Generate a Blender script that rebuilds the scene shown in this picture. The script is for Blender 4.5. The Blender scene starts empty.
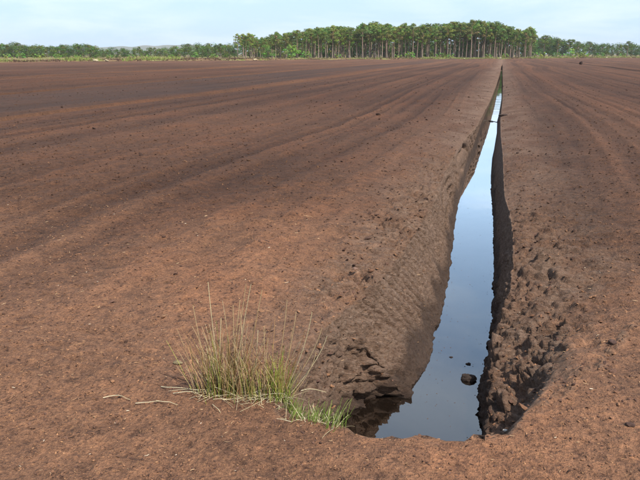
import bpy, math, random
import numpy as np
from mathutils import Vector, Matrix

random.seed(7)
rng = np.random.default_rng(11)
scene = bpy.context.scene
col = scene.collection

# ------------------------------------------------------------------ camera
CAM_H = 1.70
F_PX = 670.0                      # focal length in photo pixels (640 wide)
HORIZON_Y = 54.0
VP_X = 503.0                      # where the ditch direction (+Y) vanishes
PITCH = math.atan((240 - HORIZON_Y) / F_PX)
YAW = math.atan((VP_X - 320) * math.cos(PITCH) / F_PX)
cam_d = bpy.data.cameras.new("camera")
cam = bpy.data.objects.new("camera", cam_d)
col.objects.link(cam)
cam.location = (0, 0, CAM_H)
cam.rotation_euler = (math.pi / 2 - PITCH, 0, YAW)
cam_d.sensor_width = 36.0
cam_d.lens = 36.0 * F_PX / 640.0
cam_d.clip_start = 0.05
cam_d.clip_end = 30000
scene.camera = cam

# ------------------------------------------------------------------ sky and sun
SUN_AZ = math.radians(118)        # clockwise from +Y (the ditch direction)
SUN_EL = math.radians(54)
world = bpy.data.worlds.new("World")
scene.world = world
world.use_nodes = True
wn, wl = world.node_tree.nodes, world.node_tree.links
wn.clear()
w_out = wn.new("ShaderNodeOutputWorld")
w_bg = wn.new("ShaderNodeBackground")
w_bg.inputs["Strength"].default_value = 0.135
sky = wn.new("ShaderNodeTexSky")
sky.sky_type = 'NISHITA'
sky.sun_disc = False
sky.sun_elevation = SUN_EL
sky.sun_rotation = SUN_AZ
sky.altitude = 50
sky.air_density = 1.0
sky.dust_density = 1.6
sky.ozone_density = 1.6
# thin veil of high cloud, the same all round the sky
tc = wn.new("ShaderNodeTexCoord")
sep = wn.new("ShaderNodeSeparateXYZ")
wl.new(tc.outputs["Generated"], sep.inputs[0])
zc = wn.new("ShaderNodeMath"); zc.operation = 'MAXIMUM'; zc.inputs[1].default_value = 0.0
wl.new(sep.outputs["Z"], zc.inputs[0])
za = wn.new("ShaderNodeMath"); za.operation = 'ADD'; za.inputs[1].default_value = 0.18
wl.new(zc.outputs[0], za.inputs[0])
dv = wn.new("ShaderNodeVectorMath"); dv.operation = 'DIVIDE'
wl.new(tc.outputs["Generated"], dv.inputs[0])
cmb = wn.new("ShaderNodeCombineXYZ")
for i in range(3):
    wl.new(za.outputs[0], cmb.inputs[i])
wl.new(cmb.outputs[0], dv.inputs[1])
cn = wn.new("ShaderNodeTexNoise")
cn.inputs["Scale"].default_value = 1.3
cn.inputs["Detail"].default_value = 7
cn.inputs["Roughness"].default_value = 0.55
cn.inputs["Distortion"].default_value = 0.4
wl.new(dv.outputs[0], cn.inputs["Vector"])
cr = wn.new("ShaderNodeMapRange")
cr.inputs["From Min"].default_value = 0.44
cr.inputs["From Max"].default_value = 0.75
cr.inputs["To Min"].default_value = 0.02
cr.inputs["To Max"].default_value = 0.60
wl.new(cn.outputs["Fac"], cr.inputs["Value"])
wmix = wn.new("ShaderNodeMix"); wmix.data_type = 'RGBA'
ze = wn.new("ShaderNodeMath"); ze.operation = 'MULTIPLY'; ze.inputs[1].default_value = -2.6
wl.new(zc.outputs[0], ze.inputs[0])
zx = wn.new("ShaderNodeMath"); zx.operation = 'EXPONENT'; wl.new(ze.outputs[0], zx.inputs[0])
zm = wn.new("ShaderNodeMath"); zm.operation = 'MULTIPLY_ADD'; zm.inputs[1].default_value = 0.80; zm.use_clamp = True
wl.new(zx.outputs[0], zm.inputs[0]); zm.inputs[2].default_value = 0.0
wl.new(zm.outputs[0], wmix.inputs["Factor"])
wl.new(sky.outputs[0], wmix.inputs["A"])
wmix.inputs["B"].default_value = (3.2, 4.7, 6.4, 1)
wmix2 = wn.new("ShaderNodeMix"); wmix2.data_type = 'RGBA'
wl.new(cr.outputs[0], wmix2.inputs["Factor"]); wl.new(wmix.outputs["Result"], wmix2.inputs["A"])
wmix2.inputs["B"].default_value = (5.4, 6.0, 6.4, 1)
wl.new(wmix2.outputs["Result"], w_bg.inputs["Color"])
wl.new(w_bg.outputs[0], w_out.inputs[0])

sun_d = bpy.data.lights.new("sun", 'SUN')
sun_d.energy = 4.4
sun_d.angle = math.radians(0.6)
sun_d.color = (1.0, 0.95, 0.88)
sun = bpy.data.objects.new("sun", sun_d)
col.objects.link(sun)
sdir = Vector((math.sin(SUN_AZ) * math.cos(SUN_EL), math.cos(SUN_AZ) * math.cos(SUN_EL), math.sin(SUN_EL)))
sun.rotation_euler = sdir.to_track_quat('Z', 'Y').to_euler()
sun.location = (30, -10, 40)

scene.view_settings.view_transform = 'Standard'
scene.view_settings.look = 'None'
scene.view_settings.gamma = 1.0
scene.view_settings.exposure = 0.55
scene.view_settings.use_curve_mapping = False

# ------------------------------------------------------------------ helpers
def px(x, y, z=0.0):
    """photo pixel + height -> plan point (where the sight line meets that height)"""
    a, b = (x - 320) / F_PX, -(y - 240) / F_PX
    fwd = math.cos(PITCH) + b * math.sin(PITCH)
    up = -math.sin(PITCH) + b * math.cos(PITCH)
    t = (z - CAM_H) / up
    r = a * t; f = fwd * t
    return (r * math.cos(YAW) - f * math.sin(YAW), r * math.sin(YAW) + f * math.cos(YAW))

def at_depth(x, depth):
    """plan point at a given distance in the direction of photo column x"""
    r = (x - 320) / F_PX * (depth * math.cos(PITCH) + 3.0 * math.sin(PITCH))
    f = depth
    return (r * math.cos(YAW) - f * math.sin(YAW), r * math.sin(YAW) + f * math.cos(YAW))

def _hash(ix, iy, iz, seed):
    h = (ix.astype(np.uint32) * np.uint32(374761393) + iy.astype(np.uint32) * np.uint32(668265263)
         + iz.astype(np.uint32) * np.uint32(2147483647) + np.uint32((seed * 974711 + 12345) & 0xffffffff))
    h = (h ^ (h >> np.uint32(13))) * np.uint32(1274126177)
    h = (h ^ (h >> np.uint32(16))) * np.uint32(2246822519)
    h = h ^ (h >> np.uint32(15))
    return (h & np.uint32(0xffff)).astype(np.float32) / 32767.5 - 1.0

def vnoise(x, y, z, seed=0):
    """smooth value noise in [-1, 1]"""
    x = np.asarray(x, np.float32); y = np.asarray(y, np.float32); z = np.asarray(z, np.float32)
    x, y, z = np.broadcast_arrays(x, y, z)
    fx, fy, fz = np.floor(x), np.floor(y), np.floor(z)
    ix, iy, iz = fx.astype(np.int64), fy.astype(np.int64), fz.astype(np.int64)
    tx, ty, tz = x - fx, y - fy, z - fz
    tx = tx * tx * (3 - 2 * tx); ty = ty * ty * (3 - 2 * ty); tz = tz * tz * (3 - 2 * tz)
    r = 0
    for dx in (0, 1):
        wx = tx if dx else 1 - tx
        for dy in (0, 1):
            wxy = wx * (ty if dy else 1 - ty)
            for dz in (0, 1):
                r = r + _hash(ix + dx, iy + dy, iz + dz, seed) * wxy * (tz if dz else 1 - tz)
    return r

def worley(x, y, z, seed=0):
    """distances to the nearest and second nearest of jittered points"""
    ix, iy, iz = (np.floor(q).astype(np.int64) for q in (x, y, z))
    f1 = np.full(x.shape, 9.0, np.float32); f2 = f1.copy(); cid = np.zeros(x.shape, np.float32)
    for dx in (-1, 0, 1):
        for dy in (-1, 0, 1):
            for dz in (-1, 0, 1):
                cx, cy, cz = ix + dx, iy + dy, iz + dz
                d = (cx + 0.5 + 0.48 * _hash(cx, cy, cz, seed) - x) ** 2 + (cy + 0.5 + 0.48 * _hash(cx, cy, cz, seed + 1) - y) ** 2 \
                    + (cz + 0.5 + 0.48 * _hash(cx, cy, cz, seed + 2) - z) ** 2
                d = np.sqrt(d).astype(np.float32)
                f2 = np.minimum(f2, np.maximum(f1, d))
                cid = np.where(d < f1, _hash(cx, cy, cz, seed + 3), cid); f1 = np.minimum(f1, d)
    return f1, f2, cid

def sstep(a, b, x):
    t = np.clip((x - a) / (b - a), 0, 1)
    return t * t * (3 - 2 * t)

def tag(o, label=None, cat=None, group=None, kind=None):
    if label: o["label"] = label
    if cat: o["category"] = cat
    if group: o["group"] = group
    if kind: o["kind"] = kind
    return o

def mesh_np(name, verts, faces, colors=None, smooth=False):
    """faces: (n,3) or (n,4) int array, colors: per-vertex rgb"""
    verts = np.asarray(verts, np.float32); faces = np.asarray(faces, np.int32)
    me = bpy.data.meshes.new(name)
    n, k = faces.shape
    me.vertices.add(len(verts)); me.vertices.foreach_set("co", verts.ravel())
    me.loops.add(n * k); me.loops.foreach_set("vertex_index", faces.ravel())
    me.polygons.add(n)
    me.polygons.foreach_set("loop_start", np.arange(0, n * k, k, dtype=np.int32))
    me.polygons.foreach_set("loop_total", np.full(n, k, np.int32))
    me.polygons.foreach_set("use_smooth", np.full(n, smooth, bool))
    if colors is not None:
        a = me.color_attributes.new("tint", 'FLOAT_COLOR', 'POINT')
        c = np.ones((len(verts), 4), np.float32); c[:, :np.shape(colors)[1]] = colors
        a.data.foreach_set("color", c.ravel())
    me.update(calc_edges=True)
    return me

def link(name, me, mat=None, parent=None, loc=None):
    o = bpy.data.objects.new(name, me)
    col.objects.link(o)
    if mat is not None and me is not None and not me.materials:
        me.materials.append(mat)
    if parent is not None: o.parent = parent
    if loc is not None: o.location = loc
    return o

def empty(name, loc):
    o = bpy.data.objects.new(name, None)
    o.empty_display_size = 0.1
    col.objects.link(o); o.location = loc
    return o

# ------------------------------------------------------------------ materials
def new_mat(name):
    m = bpy.data.materials.new(name); m.use_nodes = True
    nt = m.node_tree
    b = nt.nodes["Principled BSDF"]
    return m, nt, nt.nodes, nt.links, b

def ramp(N, stops, interp='LINEAR'):
    r = N.new("ShaderNodeValToRGB")
    r.color_ramp.interpolation = interp
    e = r.color_ramp.elements
    while len(e) < len(stops): e.new(0.5)
    for i, (p, c) in enumerate(stops):
        e[i].position = p
        e[i].color = (c[0], c[1], c[2], 1) if not isinstance(c, (int, float)) else (c, c, c, 1)
    return r

def noise(N, L, vec, scale, detail=4, rough=0.55, dist=0.0):
    n = N.new("ShaderNodeTexNoise")
    n.inputs["Scale"].default_value = scale
    n.inputs["Detail"].default_value = detail
    n.inputs["Roughness"].default_value = rough
    n.inputs["Distortion"].default_value = dist
    L.new(vec, n.inputs["Vector"])
    return n

def mixc(N, L, fac, a, b, mode='MIX'):
    m = N.new("ShaderNodeMix"); m.data_type = 'RGBA'; m.blend_type = mode
    for sock, v in (("Factor", fac), ("A", a), ("B", b)):
        if hasattr(v, "links"): L.new(v, m.inputs[sock])
        elif isinstance(v, (int, float)): m.inputs[sock].default_value = v
        else: m.inputs[sock].default_value = (v[0], v[1], v[2], 1)
    return m.outputs["Result"]

def math_n(N, L, op, a, b=None):
    m = N.new("ShaderNodeMath"); m.operation = op
    for i, v in enumerate((a, b)):
        if v is None: continue
        if hasattr(v, "links"): L.new(v, m.inputs[i])
        else: m.inputs[i].default_value = v
    return m.outputs[0]

def peat_material():
    m, nt, N, L, b = new_mat("peat")
    geo = N.new("ShaderNodeNewGeometry")
    pos = geo.outputs["Position"]
    att = N.new("ShaderNodeAttribute"); att.attribute_name = "tint"
    sepc = N.new("ShaderNodeSeparateColor"); L.new(att.outputs["Color"], sepc.inputs[0])
    wet, bank, streak = sepc.outputs[0], sepc.outputs[1], sepc.outputs[2]
    big = noise(N, L, pos, 0.55, 5, 0.6, 0.3)
    mid = noise(N, L, pos, 7.0, 5, 0.65)
    fine = noise(N, L, pos, 60.0, 4, 0.7)
    lump = noise(N, L, pos, 17.0, 4, 0.7)
    grit = noise(N, L, pos, 190.0, 2, 0.6)
    # dry milled peat: red-brown, with paler fibrous and darker crumbs
    r1 = ramp(N, [(0.30, (0.098, 0.050, 0.031)), (0.50, (0.172, 0.088, 0.050)), (0.72, (0.256, 0.133, 0.075))])
    L.new(fine.outputs["Fac"], r1.inputs[0])
    r2 = ramp(N, [(0.3, (0.70, 0.68, 0.68)), (0.7, (1.22, 1.18, 1.12))])
    L.new(mid.outputs["Fac"], r2.inputs[0])
    c = mixc(N, L, 1.0, r1.outputs[0], r2.outputs[0], 'MULTIPLY')
    r3 = ramp(N, [(0.28, (0.86, 0.88, 0.90)), (0.5, (1.0, 1.0, 1.0)), (0.74, (1.16, 1.06, 0.98))])
    L.new(big.outputs["Fac"], r3.inputs[0])
    c = mixc(N, L, 1.0, c, r3.outputs[0], 'MULTIPLY')
    r4 = ramp(N, [(0.30, (0.40, 0.38, 0.37)), (0.45, (0.94, 0.94, 0.94)), (0.58, (1.06, 1.05, 1.02)), (0.72, (1.48, 1.42, 1.32))])
    L.new(lump.outputs["Fac"], r4.inputs[0])
    c = mixc(N, L, 1.0, c, r4.outputs[0], 'MULTIPLY')
    # machine streaks (attribute) : paler, drier lines and darker turned ones, plus a painted sunlit drain wall
    rs = ramp(N, [(0.0, (0.56, 0.54, 0.54)), (0.5, (0.98, 0.98, 0.98)), (1.0, (1.34, 1.28, 1.20))])
    L.new(streak, rs.inputs[0])
    c = mixc(N, L, 1.0, c, rs.outputs[0], 'MULTIPLY')
    rm = ramp(N, [(0.0, (0.245, 0.176, 0.122)), (1.0, (1.0, 1.0, 1.0))])  # painted shade of the rough ground, darkening the field with distance
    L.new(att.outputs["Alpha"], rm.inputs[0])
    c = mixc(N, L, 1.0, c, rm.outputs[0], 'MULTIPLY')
    # cut banks: greyer, fibrous
    mpb = N.new("ShaderNodeMapping"); mpb.inputs["Scale"].default_value = (0.7, 1.3, 1.9)
    mpb.inputs["Rotation"].default_value = (0.5, 0.2, 0.3)
    L.new(pos, mpb.inputs[0])
    fib = noise(N, L, mpb.outputs[0], 24.0, 6, 0.72, 0.4)
    rb = ramp(N, [(0.33, (0.056, 0.036, 0.025)), (0.46, (0.225, 0.155, 0.110)), (0.60, (0.325, 0.238, 0.175)), (0.74, (0.56, 0.44, 0.32))])
    L.new(fib.outputs["Fac"], rb.inputs[0])
    rb2 = ramp(N, [(0.3, (0.70, 0.66, 0.64)), (0.7, (1.15, 1.10, 1.06))])
    L.new(mid.outputs["Fac"], rb2.inputs[0])
    cb = mixc(N, L, 1.0, rb.outputs[0], rb2.outputs[0], 'MULTIPLY')
    cb = mixc(N, L, 0.30, cb, r1.outputs[0])
    c = mixc(N, L, bank, c, cb)
    # orange dry crumbs of several sizes
    for sc, lo, hi, am in ((31.0, 0.60, 0.70, 0.42), (75.0, 0.60, 0.70, 0.50), (12.0, 0.62, 0.76, 0.22)):
        nf = noise(N, L, pos, sc, 3, 0.75)
        rq = ramp(N, [(lo, 0.0), (hi, 1.0)]); L.new(nf.outputs["Fac"], rq.inputs[0])
        fq = math_n(N, L, 'MULTIPLY', rq.outputs[0], math_n(N, L, 'MULTIPLY_ADD', att.outputs["Alpha"], 0.5))
        N[-1].inputs[2].default_value = 0.5
        c = mixc(N, L, math_n(N, L, 'MULTIPLY', fq, am), c, (0.34, 0.175, 0.082))
        rk = ramp(N, [(1 - hi - 0.02, 1.0), (1 - lo - 0.02, 0.0)]); L.new(nf.outputs["Fac"], rk.inputs[0])
        c = mixc(N, L, math_n(N, L, 'MULTIPLY', rk.outputs[0], am * 0.9), c, (0.045, 0.025, 0.016))
    # pale fibre flecks, dark crumbs
    rf = ramp(N, [(0.66, 0.0), (0.75, 1.0)])
    L.new(grit.outputs["Fac"], rf.inputs[0])
    c = mixc(N, L, math_n(N, L, 'MULTIPLY', rf.outputs[0], 0.45), c, (0.38, 0.25, 0.16))
    rd = ramp(N, [(0.28, 1.0), (0.38, 0.0)])
    L.new(fine.outputs["Fac"], rd.inputs[0])
    c = mixc(N, L, math_n(N, L, 'MULTIPLY', rd.outputs[0], 0.6), c, (0.045, 0.026, 0.019))
    # waterlogged peat
    c = mixc(N, L, wet, c, (0.040, 0.023, 0.015))
    L.new(c, b.inputs["Base Color"])
    rr = math_n(N, L, 'MULTIPLY_ADD', wet, -0.22)
    N[-1].inputs[2].default_value = 0.95
    L.new(rr, b.inputs["Roughness"])
    b.inputs["Specular IOR Level"].default_value = 0.25
    h1 = math_n(N, L, 'ADD', math_n(N, L, 'MULTIPLY', fine.outputs["Fac"], 0.014), math_n(N, L, 'MULTIPLY', lump.outputs["Fac"], 0.035))
    h2 = math_n(N, L, 'MULTIPLY', grit.outputs["Fac"], 0.004)
    h3 = math_n(N, L, 'MULTIPLY', mid.outputs["Fac"], 0.05)
    h4 = math_n(N, L, 'MULTIPLY', math_n(N, L, 'MULTIPLY', fib.outputs["Fac"], 0.085), bank)
    hs = math_n(N, L, 'ADD', math_n(N, L, 'ADD', h1, h2), math_n(N, L, 'ADD', h3, h4))
    bp = N.new("ShaderNodeBump"); bp.inputs["Strength"].default_value = 0.9
    bp.inputs["Distance"].default_value = 1.0
    L.new(hs, bp.inputs["Height"]); L.new(bp.outputs[0], b.inputs["Normal"])
    return m
MAT_PEAT = peat_material()

def tint_material(name, rough=0.9, scale=40.0, var=0.35, bump=0.004, trans=0.0, spec=0.25):
    """colour from the vertex tint, mottled"""
    m, nt, N, L, b = new_mat(name)
    att = N.new("ShaderNodeAttribute"); att.attribute_name = "tint"
    geo = N.new("ShaderNodeNewGeometry")
    n = noise(N, L, geo.outputs["Position"], scale, 4, 0.6)
    r = ramp(N, [(0.25, 1 - var), (0.75, 1 + var)])
    L.new(n.outputs["Fac"], r.inputs[0])
    c = mixc(N, L, 1.0, att.outputs["Color"], r.outputs[0], 'MULTIPLY')
    L.new(c, b.inputs["Base Color"])
    b.inputs["Roughness"].default_value = rough
    b.inputs["Specular IOR Level"].default_value = spec
    if bump:
        bp = N.new("ShaderNodeBump"); bp.inputs["Distance"].default_value = bump
        L.new(n.outputs["Fac"], bp.inputs["Height"]); L.new(bp.outputs[0], b.inputs["Normal"])
    if trans:
        tr = N.new("ShaderNodeBsdfTranslucent"); L.new(c, tr.inputs[0])
        ms = N.new("ShaderNodeMixShader"); ms.inputs[0].default_value = trans
        L.new(b.outputs[0], ms.inputs[1]); L.new(tr.outputs[0], ms.inputs[2])
        L.new(ms.outputs[0], N["Material Output"].inputs["Surface"])
    return m
MAT_CRUMB = tint_material("peat_crumb", 0.95, 90, 0.3)
MAT_RUSH = tint_material("rush_blade", 0.55, 25, 0.2, 0, 0.25, 0.3)
MAT_NEEDLE = None
MAT_BARK = tint_material("pine_bark", 0.9, 3.0, 0.35, 0.02)
MAT_LEAF = tint_material("leaf", 0.7, 0.6, 0.3, 0, 0.25, 0.2)
MAT_HEATH = None

# ------------------------------------------------------------------ ditch outline, from the photograph
WATER_Z = -0.65
def track(pts, z):
    p = [px(x, y, z) for x, y in pts]
    p.sort(key=lambda q: q[1])
    return np.array(p)
FOOT_L = [(500, 77), (497, 85), (492, 100), (484, 118), (483, 121), (478, 133), (473.6, 150), (468.6, 163), (466, 180),
          (462.8, 188), (459, 207), (456.6, 226), (454.4, 250), (452.5, 276), (450, 294), (445, 316), (437, 350),
          (430.5, 372), (418, 392), (412, 400), (396, 399.5), (372, 402), (358, 406), (348, 415), (343, 424)]
FOOT_R = [(502, 77), (502, 85), (501.3, 100), (498, 118), (496.8, 121), (496.5, 133), (493.5, 150), (491.5, 158),
          (490, 175), (489.8, 190), (491.5, 207), (492.8, 226), (493, 260), (492, 294), (490.5, 316), (486, 350),
          (482.6, 372), (477, 383), (474, 402), (478, 416), (483, 428)]
LIP_L = [(500.5, 70), (496, 85), (490, 100), (482, 115), (477, 125), (463, 140), (453, 157), (443.5, 176), (434, 200),
         (421, 225), (409, 242), (394, 263), (375, 287), (350, 303), (328, 322), (308, 348), (294, 378), (284, 400)]
LIP_R = [(502.5, 70), (503, 85), (502.5, 100), (500.5, 118), (501, 133), (503, 150), (504, 180), (505, 192), (510, 207),
         (513, 226), (513.5, 245), (512, 262)]
fl, fr, ll = track(FOOT_L, WATER_Z), track(FOOT_R, WATER_Z), track(LIP_L, 0.0)
lr = track(LIP_R, 0.0)
lr = np.vstack([[px(486, 410, -0.50)], [px(492, 350, -0.44)], [px(503, 318, -0.34)], [px(510, 290, -0.18)], lr])
lr = lr[np.argsort(lr[:, 1])]
zlr_v = np.array([0.0, px(505, 350, -0.30)[1], px(509, 320, -0.24)[1], px(512, 290, -0.14)[1], px(512, 262, 0)[1] + 0.6, 400])
zlr_z = np.array([-0.44, -0.40, -0.30, -0.16, -0.03, -0.03])
DITCH_END = 128.0

def interp_tr(t, v):
    return np.interp(v, t[:, 1], t[:, 0])

# edge of the trodden causeway the camera stands on (closing the near end of the ditch)
EDGE = [(-200, 396), (120, 394), (200, 393), (250, 397), (290, 407), (330, 420), (345, 425), (400, 432), (440, 430),
        (484, 431), (507, 427), (540, 406), (580, 372), (640, 325), (760, 240)]
edge = np.array(sorted([px(x, y, 0.0) for x, y in EDGE]))

SIDE_DITCHES = [(-12.4, 0.34, 0.30), (-20.3, 0.6, 0.35), (13.6, 0.5, 0.4), (-34.0, 0.7, 0.4), (27.0, 0.6, 0.4)]
FIELD_EDGES = np.array([-60, -48, -34.0, -20.3, -12.4, -0.25, 13.6, 27.0, 41, 55])

def field_z(u, v):
    """cambered peat fields between drains"""
    k = np.clip(np.searchsorted(FIELD_EDGES, u) - 1, 0, len(FIELD_EDGES) - 2)
    a, b = FIELD_EDGES[k], FIELD_EDGES[k + 1]
    t = np.clip((u - a) / (b - a), 0, 1)
    z = 0.20 * np.sin(np.pi * t) ** 0.8 * sstep(3.0, 9.0, v)
    z = z + 0.05 * vnoise(u * 0.25, v * 0.06, 0 * u, 3)
    return z

def build_terrain():
    # rows (along the ditch)
    vs = [-6.0]
    while vs[-1] < 460:
        v = vs[-1]
        if v < 2.0: d = 0.25
        elif v < 2.2: d = 0.05
        else:
            d = 0.0145 * (max(v, 3.0) / 3.0) ** 1.3 * (0.75 if 2.9 < v < 4.4 else 0.52 if 4.4 <= v < 8 else 1.0 if v < 12 else 1.35)
        vs.append(v + d)
    V = np.array(vs)
    # columns
    def outer(base, reach):
        d = [0.0]
        while d[-1] < reach:
            x = d[-1]
            d.append(x + base * (0.7 if x < 0.9 else 1.0) * max(x, 1.0) ** 0.9)
        return np.array(d[1:])
    dl, dr = outer(0.0145, 420), outer(0.0165, 300)
    NW, NB = 60, 16
    fL, fR, lL, lR = (interp_tr(t, V) for t in (fl, fr, ll, lr))
    # low-frequency wobble of the cut edges beyond the traced part
    zL = np.full_like(V, -0.02)
    zR = np.interp(V, zlr_v, zlr_z)
    R = len(V)
    Vg = V[:, None]
    parts_u, parts_z, parts_kind = [], [], []
    # outer left
    D = dl[::-1][None, :]
    U = lL[:, None] * np.exp(-D / 1.2) + interp_tr(ll, np.array([9.0]))[0] * (1 - np.exp(-D / 1.2)) - D
    Z = field_z(U, Vg + 0 * U) * (1 - np.exp(-D / 0.3)) - 0.05 * np.exp(-D / 0.06)
    parts_u.append(U); parts_z.append(Z)
    # left wall
    t = np.linspace(0, 1, NW)[None, :]
    g = 0.62 * t + 0.38 * t ** 2.2 * 1.0
    g = 1 - (1 - t) ** 1.2
    U = lL[:, None] + (fL - lL)[:, None] * g
    bed = WATER_Z - 0.10
    Z = (zL[:, None] - 0.05) + (bed - zL[:, None] + 0.05) * t
    parts_u.append(U); parts_z.append(Z)
    # bed
    t = np.linspace(0, 1, NB + 2)[1:-1][None, :]
    U = fL[:, None] + (fR - fL)[:, None] * t
    Z = bed - 0.25 * np.sin(np.pi * t) + 0 * U
    parts_u.append(U); parts_z.append(Z)
    # right wall
    t = np.linspace(0, 1, NW)[None, :]
    U = fR[:, None] + (lR - fR)[:, None] * t ** 1.25
    Z = bed + (zR[:, None] - 0.04 - bed) * t
    parts_u.append(U); parts_z.append(Z)
    # outer right
    D = dr[None, :]
    U = lR[:, None] * np.exp(-D / 1.2) + 0.25 * (1 - np.exp(-D / 1.2)) + D
    zr = zR[:, None]
    Z = field_z(U, Vg + 0 * U) * (1 - np.exp(-D / 0.3)) + (zr + 0.0) * np.exp(-(D / 0.50) ** 1.15) - 0.04 * np.exp(-D / 0.13)
    parts_u.append(U); parts_z.append(Z)
    U = np.concatenate(parts_u, 1); Z = np.concatenate(parts_z, 1)
    nL = dl.size
    cols_wall_l = slice(nL, nL + NW)
    Vm = np.repeat(Vg, U.shape[1], 1)
    # side drains
    for (c, w, dep) in SIDE_DITCHES:
        cc = c + 0.12 * vnoise(Vm * 0.08, 0 * Vm + c, 0 * Vm, 5)
        prof = 1 - sstep(w * 0.45, w, np.abs(U - cc))
        Z = Z - dep * prof * sstep(8, 12, Vm) * (1 - sstep(150, 170, Vm))
    # main ditch runs out at the headland
    inside = np.zeros(U.shape[1], bool); inside[nL:nL + 2 * NW + NB] = True
    k = sstep(DITCH_END - 12, DITCH_END, Vm) * inside[None, :]
    Z = Z * (1 - k) + (-0.06) * k
    # causeway
    ve = np.interp(U, edge[:, 0], edge[:, 1])
    ve = ve + 0.04 * vnoise(U * 3.1, 0 * U, 0 * U, 21) + 0.03 * vnoise(U * 9.0, 0 * U, 0 * U, 22) + 0.022 * vnoise(U * 22.0, 0 * U, 0 * U, 33)
    wdt = 0.42 + 0.95 * sstep(0.1, 0.5, U)
    m = sstep(0, 1, (Vm - ve + 0.04 + 0.10 * sstep(0.1, 0.4, U) * vnoise(U * 6, Vm * 6, 0 * U, 25)) / wdt)
    cz = 0.02 * vnoise(U * 0.9, Vm * 0.9, 0 * U, 31) + 0.012 * vnoise(U * 2.7, Vm * 2.7, 0 * U, 32) - 0.01
    mnear = 1 - sstep(3.2, 5.5, np.abs(U))
    lipc = np.exp(-((Vm - ve - 0.02) / 0.09) ** 2) * sstep(0, 0.3, U + 1.2)
    cz = cz + lipc * (0.022 * vnoise(U * 13, Vm * 13, 0 * U, 34) + 0.016 * vnoise(U * 31, Vm * 31, 0 * U, 35))
    Z = cz * (1 - m) + Z * m
    # ---- clods and cuts: displace along the surface normal
    P = np.stack([U, Vm, Z], -1).astype(np.float32)
    du = np.gradient(P, axis=1); dvv = np.gradient(P, axis=0)
    Nn = np.cross(du, dvv); Nn /= (np.linalg.norm(Nn, axis=-1, keepdims=True) + 1e-9)
    slope = 1 - np.abs(Nn[..., 2])
    X, Y, Zz = P[..., 0], P[..., 1], P[..., 2]
    far = np.clip(3.5 / np.maximum(Y, 2.0), 0, 1)
    keep = lambda wl: np.clip(1.6 - (0.0145 * (np.maximum(Y, 3) / 3) ** 1.3) * 3.0 / wl, 0, 1)   # fade detail finer than the mesh
    near_bank = np.exp(-((np.maximum(0, X - 0.3)) / 0.85) ** 2) * np.exp(-((np.maximum(0, -X - 0.75)) / 0.45) ** 2)
    near_bank = near_bank * m * (1 - 0.8 * sstep(6, 16, Y)) * (1 - 0.65 * sstep(5.0, 8.5, Y) * sstep(0, 0.2, X))
    lipd0 = interp_tr(ll, Y.ravel()).reshape(Y.shape) - X
    crust0 = sstep(-0.05, 0.05, lipd0) * (1 - sstep(0.25, 0.75, lipd0)) * sstep(3.9, 4.5, Y) * (1 - sstep(6.5, 9, Y))
    near_bank = np.maximum(near_bank, 0.65 * crust0)
    rightb = sstep(-0.1, 0.15, X)
    disp = np.zeros_like(X)
    # broad lumps on the near banks
    wx = X + 0.05 * vnoise(X * 5, Y * 5, Zz * 5, 41); wy = Y + 0.05 * vnoise(X * 5, Y * 5, Zz * 5, 42)
    n1 = 1 - 2 * np.abs(vnoise(wx * 4.2, wy * 5.5, Zz * 6, 1))
    n2 = 1 - 2 * np.abs(vnoise(wx * 9.5, wy * 12, Zz * 15, 2))
    n3 = vnoise(wx * 22, wy * 26, Zz * 32, 4)
    n4 = vnoise(X * 48, Y * 48, Zz * 55, 6)
    leftwall = np.zeros_like(X); leftwall[:, cols_wall_l] = 1.0
    smoothwall = leftwall * sstep(4.2, 4.9, Y)                        # the spade-cut face further along
    rightwall = np.zeros_like(X); rightwall[:, nL + NW + NB:nL + 2 * NW + NB] = 1.0
    rough = near_bank * (1 - 0.75 * smoothwall) * (1 - 0.6 * rightwall)
    disp += rough * (0.020 * n1 * (0.6 + 0.6 * rightb) + 0.012 * n2 + 0.012 * n3 * keep(0.04) + 0.008 * n4 * keep(0.02))
    # broken blocks of fibrous peat
    sel = (rough > 0.05) & (Y < 13)
    xs_, ys_, zs_ = wx[sel], wy[sel], Zz[sel]
    a1, a2, ac = worley(xs_ * 4.5 + ys_ * 1.5, ys_ * 9, zs_ * 15, 81)
    b1, b2, bc = worley(xs_ * 12 + ys_ * 3, ys_ * 21, zs_ * 34, 85)
    blk = 0.030 * ac * np.clip((a2 - a1) * 5, 0, 1) - 0.026 * (1 - np.clip((a2 - a1) * 4, 0, 1)) \
        + 0.016 * bc * np.clip((b2 - b1) * 4, 0, 1) - 0.014 * (1 - np.clip((b2 - b1) * 3.5, 0, 1))
    holes = np.clip(vnoise(xs_ * 7, ys_ * 8, zs_ * 9, 89) - 0.42, 0, 1)
    disp[sel] += rough[sel] * (blk * (0.9 + 0.5 * vnoise(xs_ * 2.1, ys_ * 2.1, zs_ * 2, 88)) * 1.35 - 0.11 * holes)
    # digger tooth marks on the left face: slanting grooves in the upper half
    ph = (Y * 1.0 + Zz * 0.55) * 2 * math.pi / 0.135 + 2.6 * vnoise(Y * 1.4, Zz * 2, 0 * X, 8)
    grooves = 0.25 * (np.abs(np.sin(ph * 0.5)) - 0.6) - 1.1 * np.exp(-(np.sin(ph * 0.5) / 0.33) ** 2)
    gm = smoothwall * sstep(-0.52, -0.34, Zz) * (1 - sstep(14, 30, Y))
    disp += gm * 0.070 * grooves * (0.65 + 0.75 * vnoise(Y * 2.2, Zz * 5, 0 * X, 9))
    disp += smoothwall * (0.012 * vnoise(Y * 5, Zz * 9, X * 5, 10) + 0.008 * n3 * keep(0.04) + 0.006 * n4 * keep(0.02))
    # milled surface everywhere
    flat = 1 - np.clip(slope * 2.5, 0, 1)
    cau = (1 - m)
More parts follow.
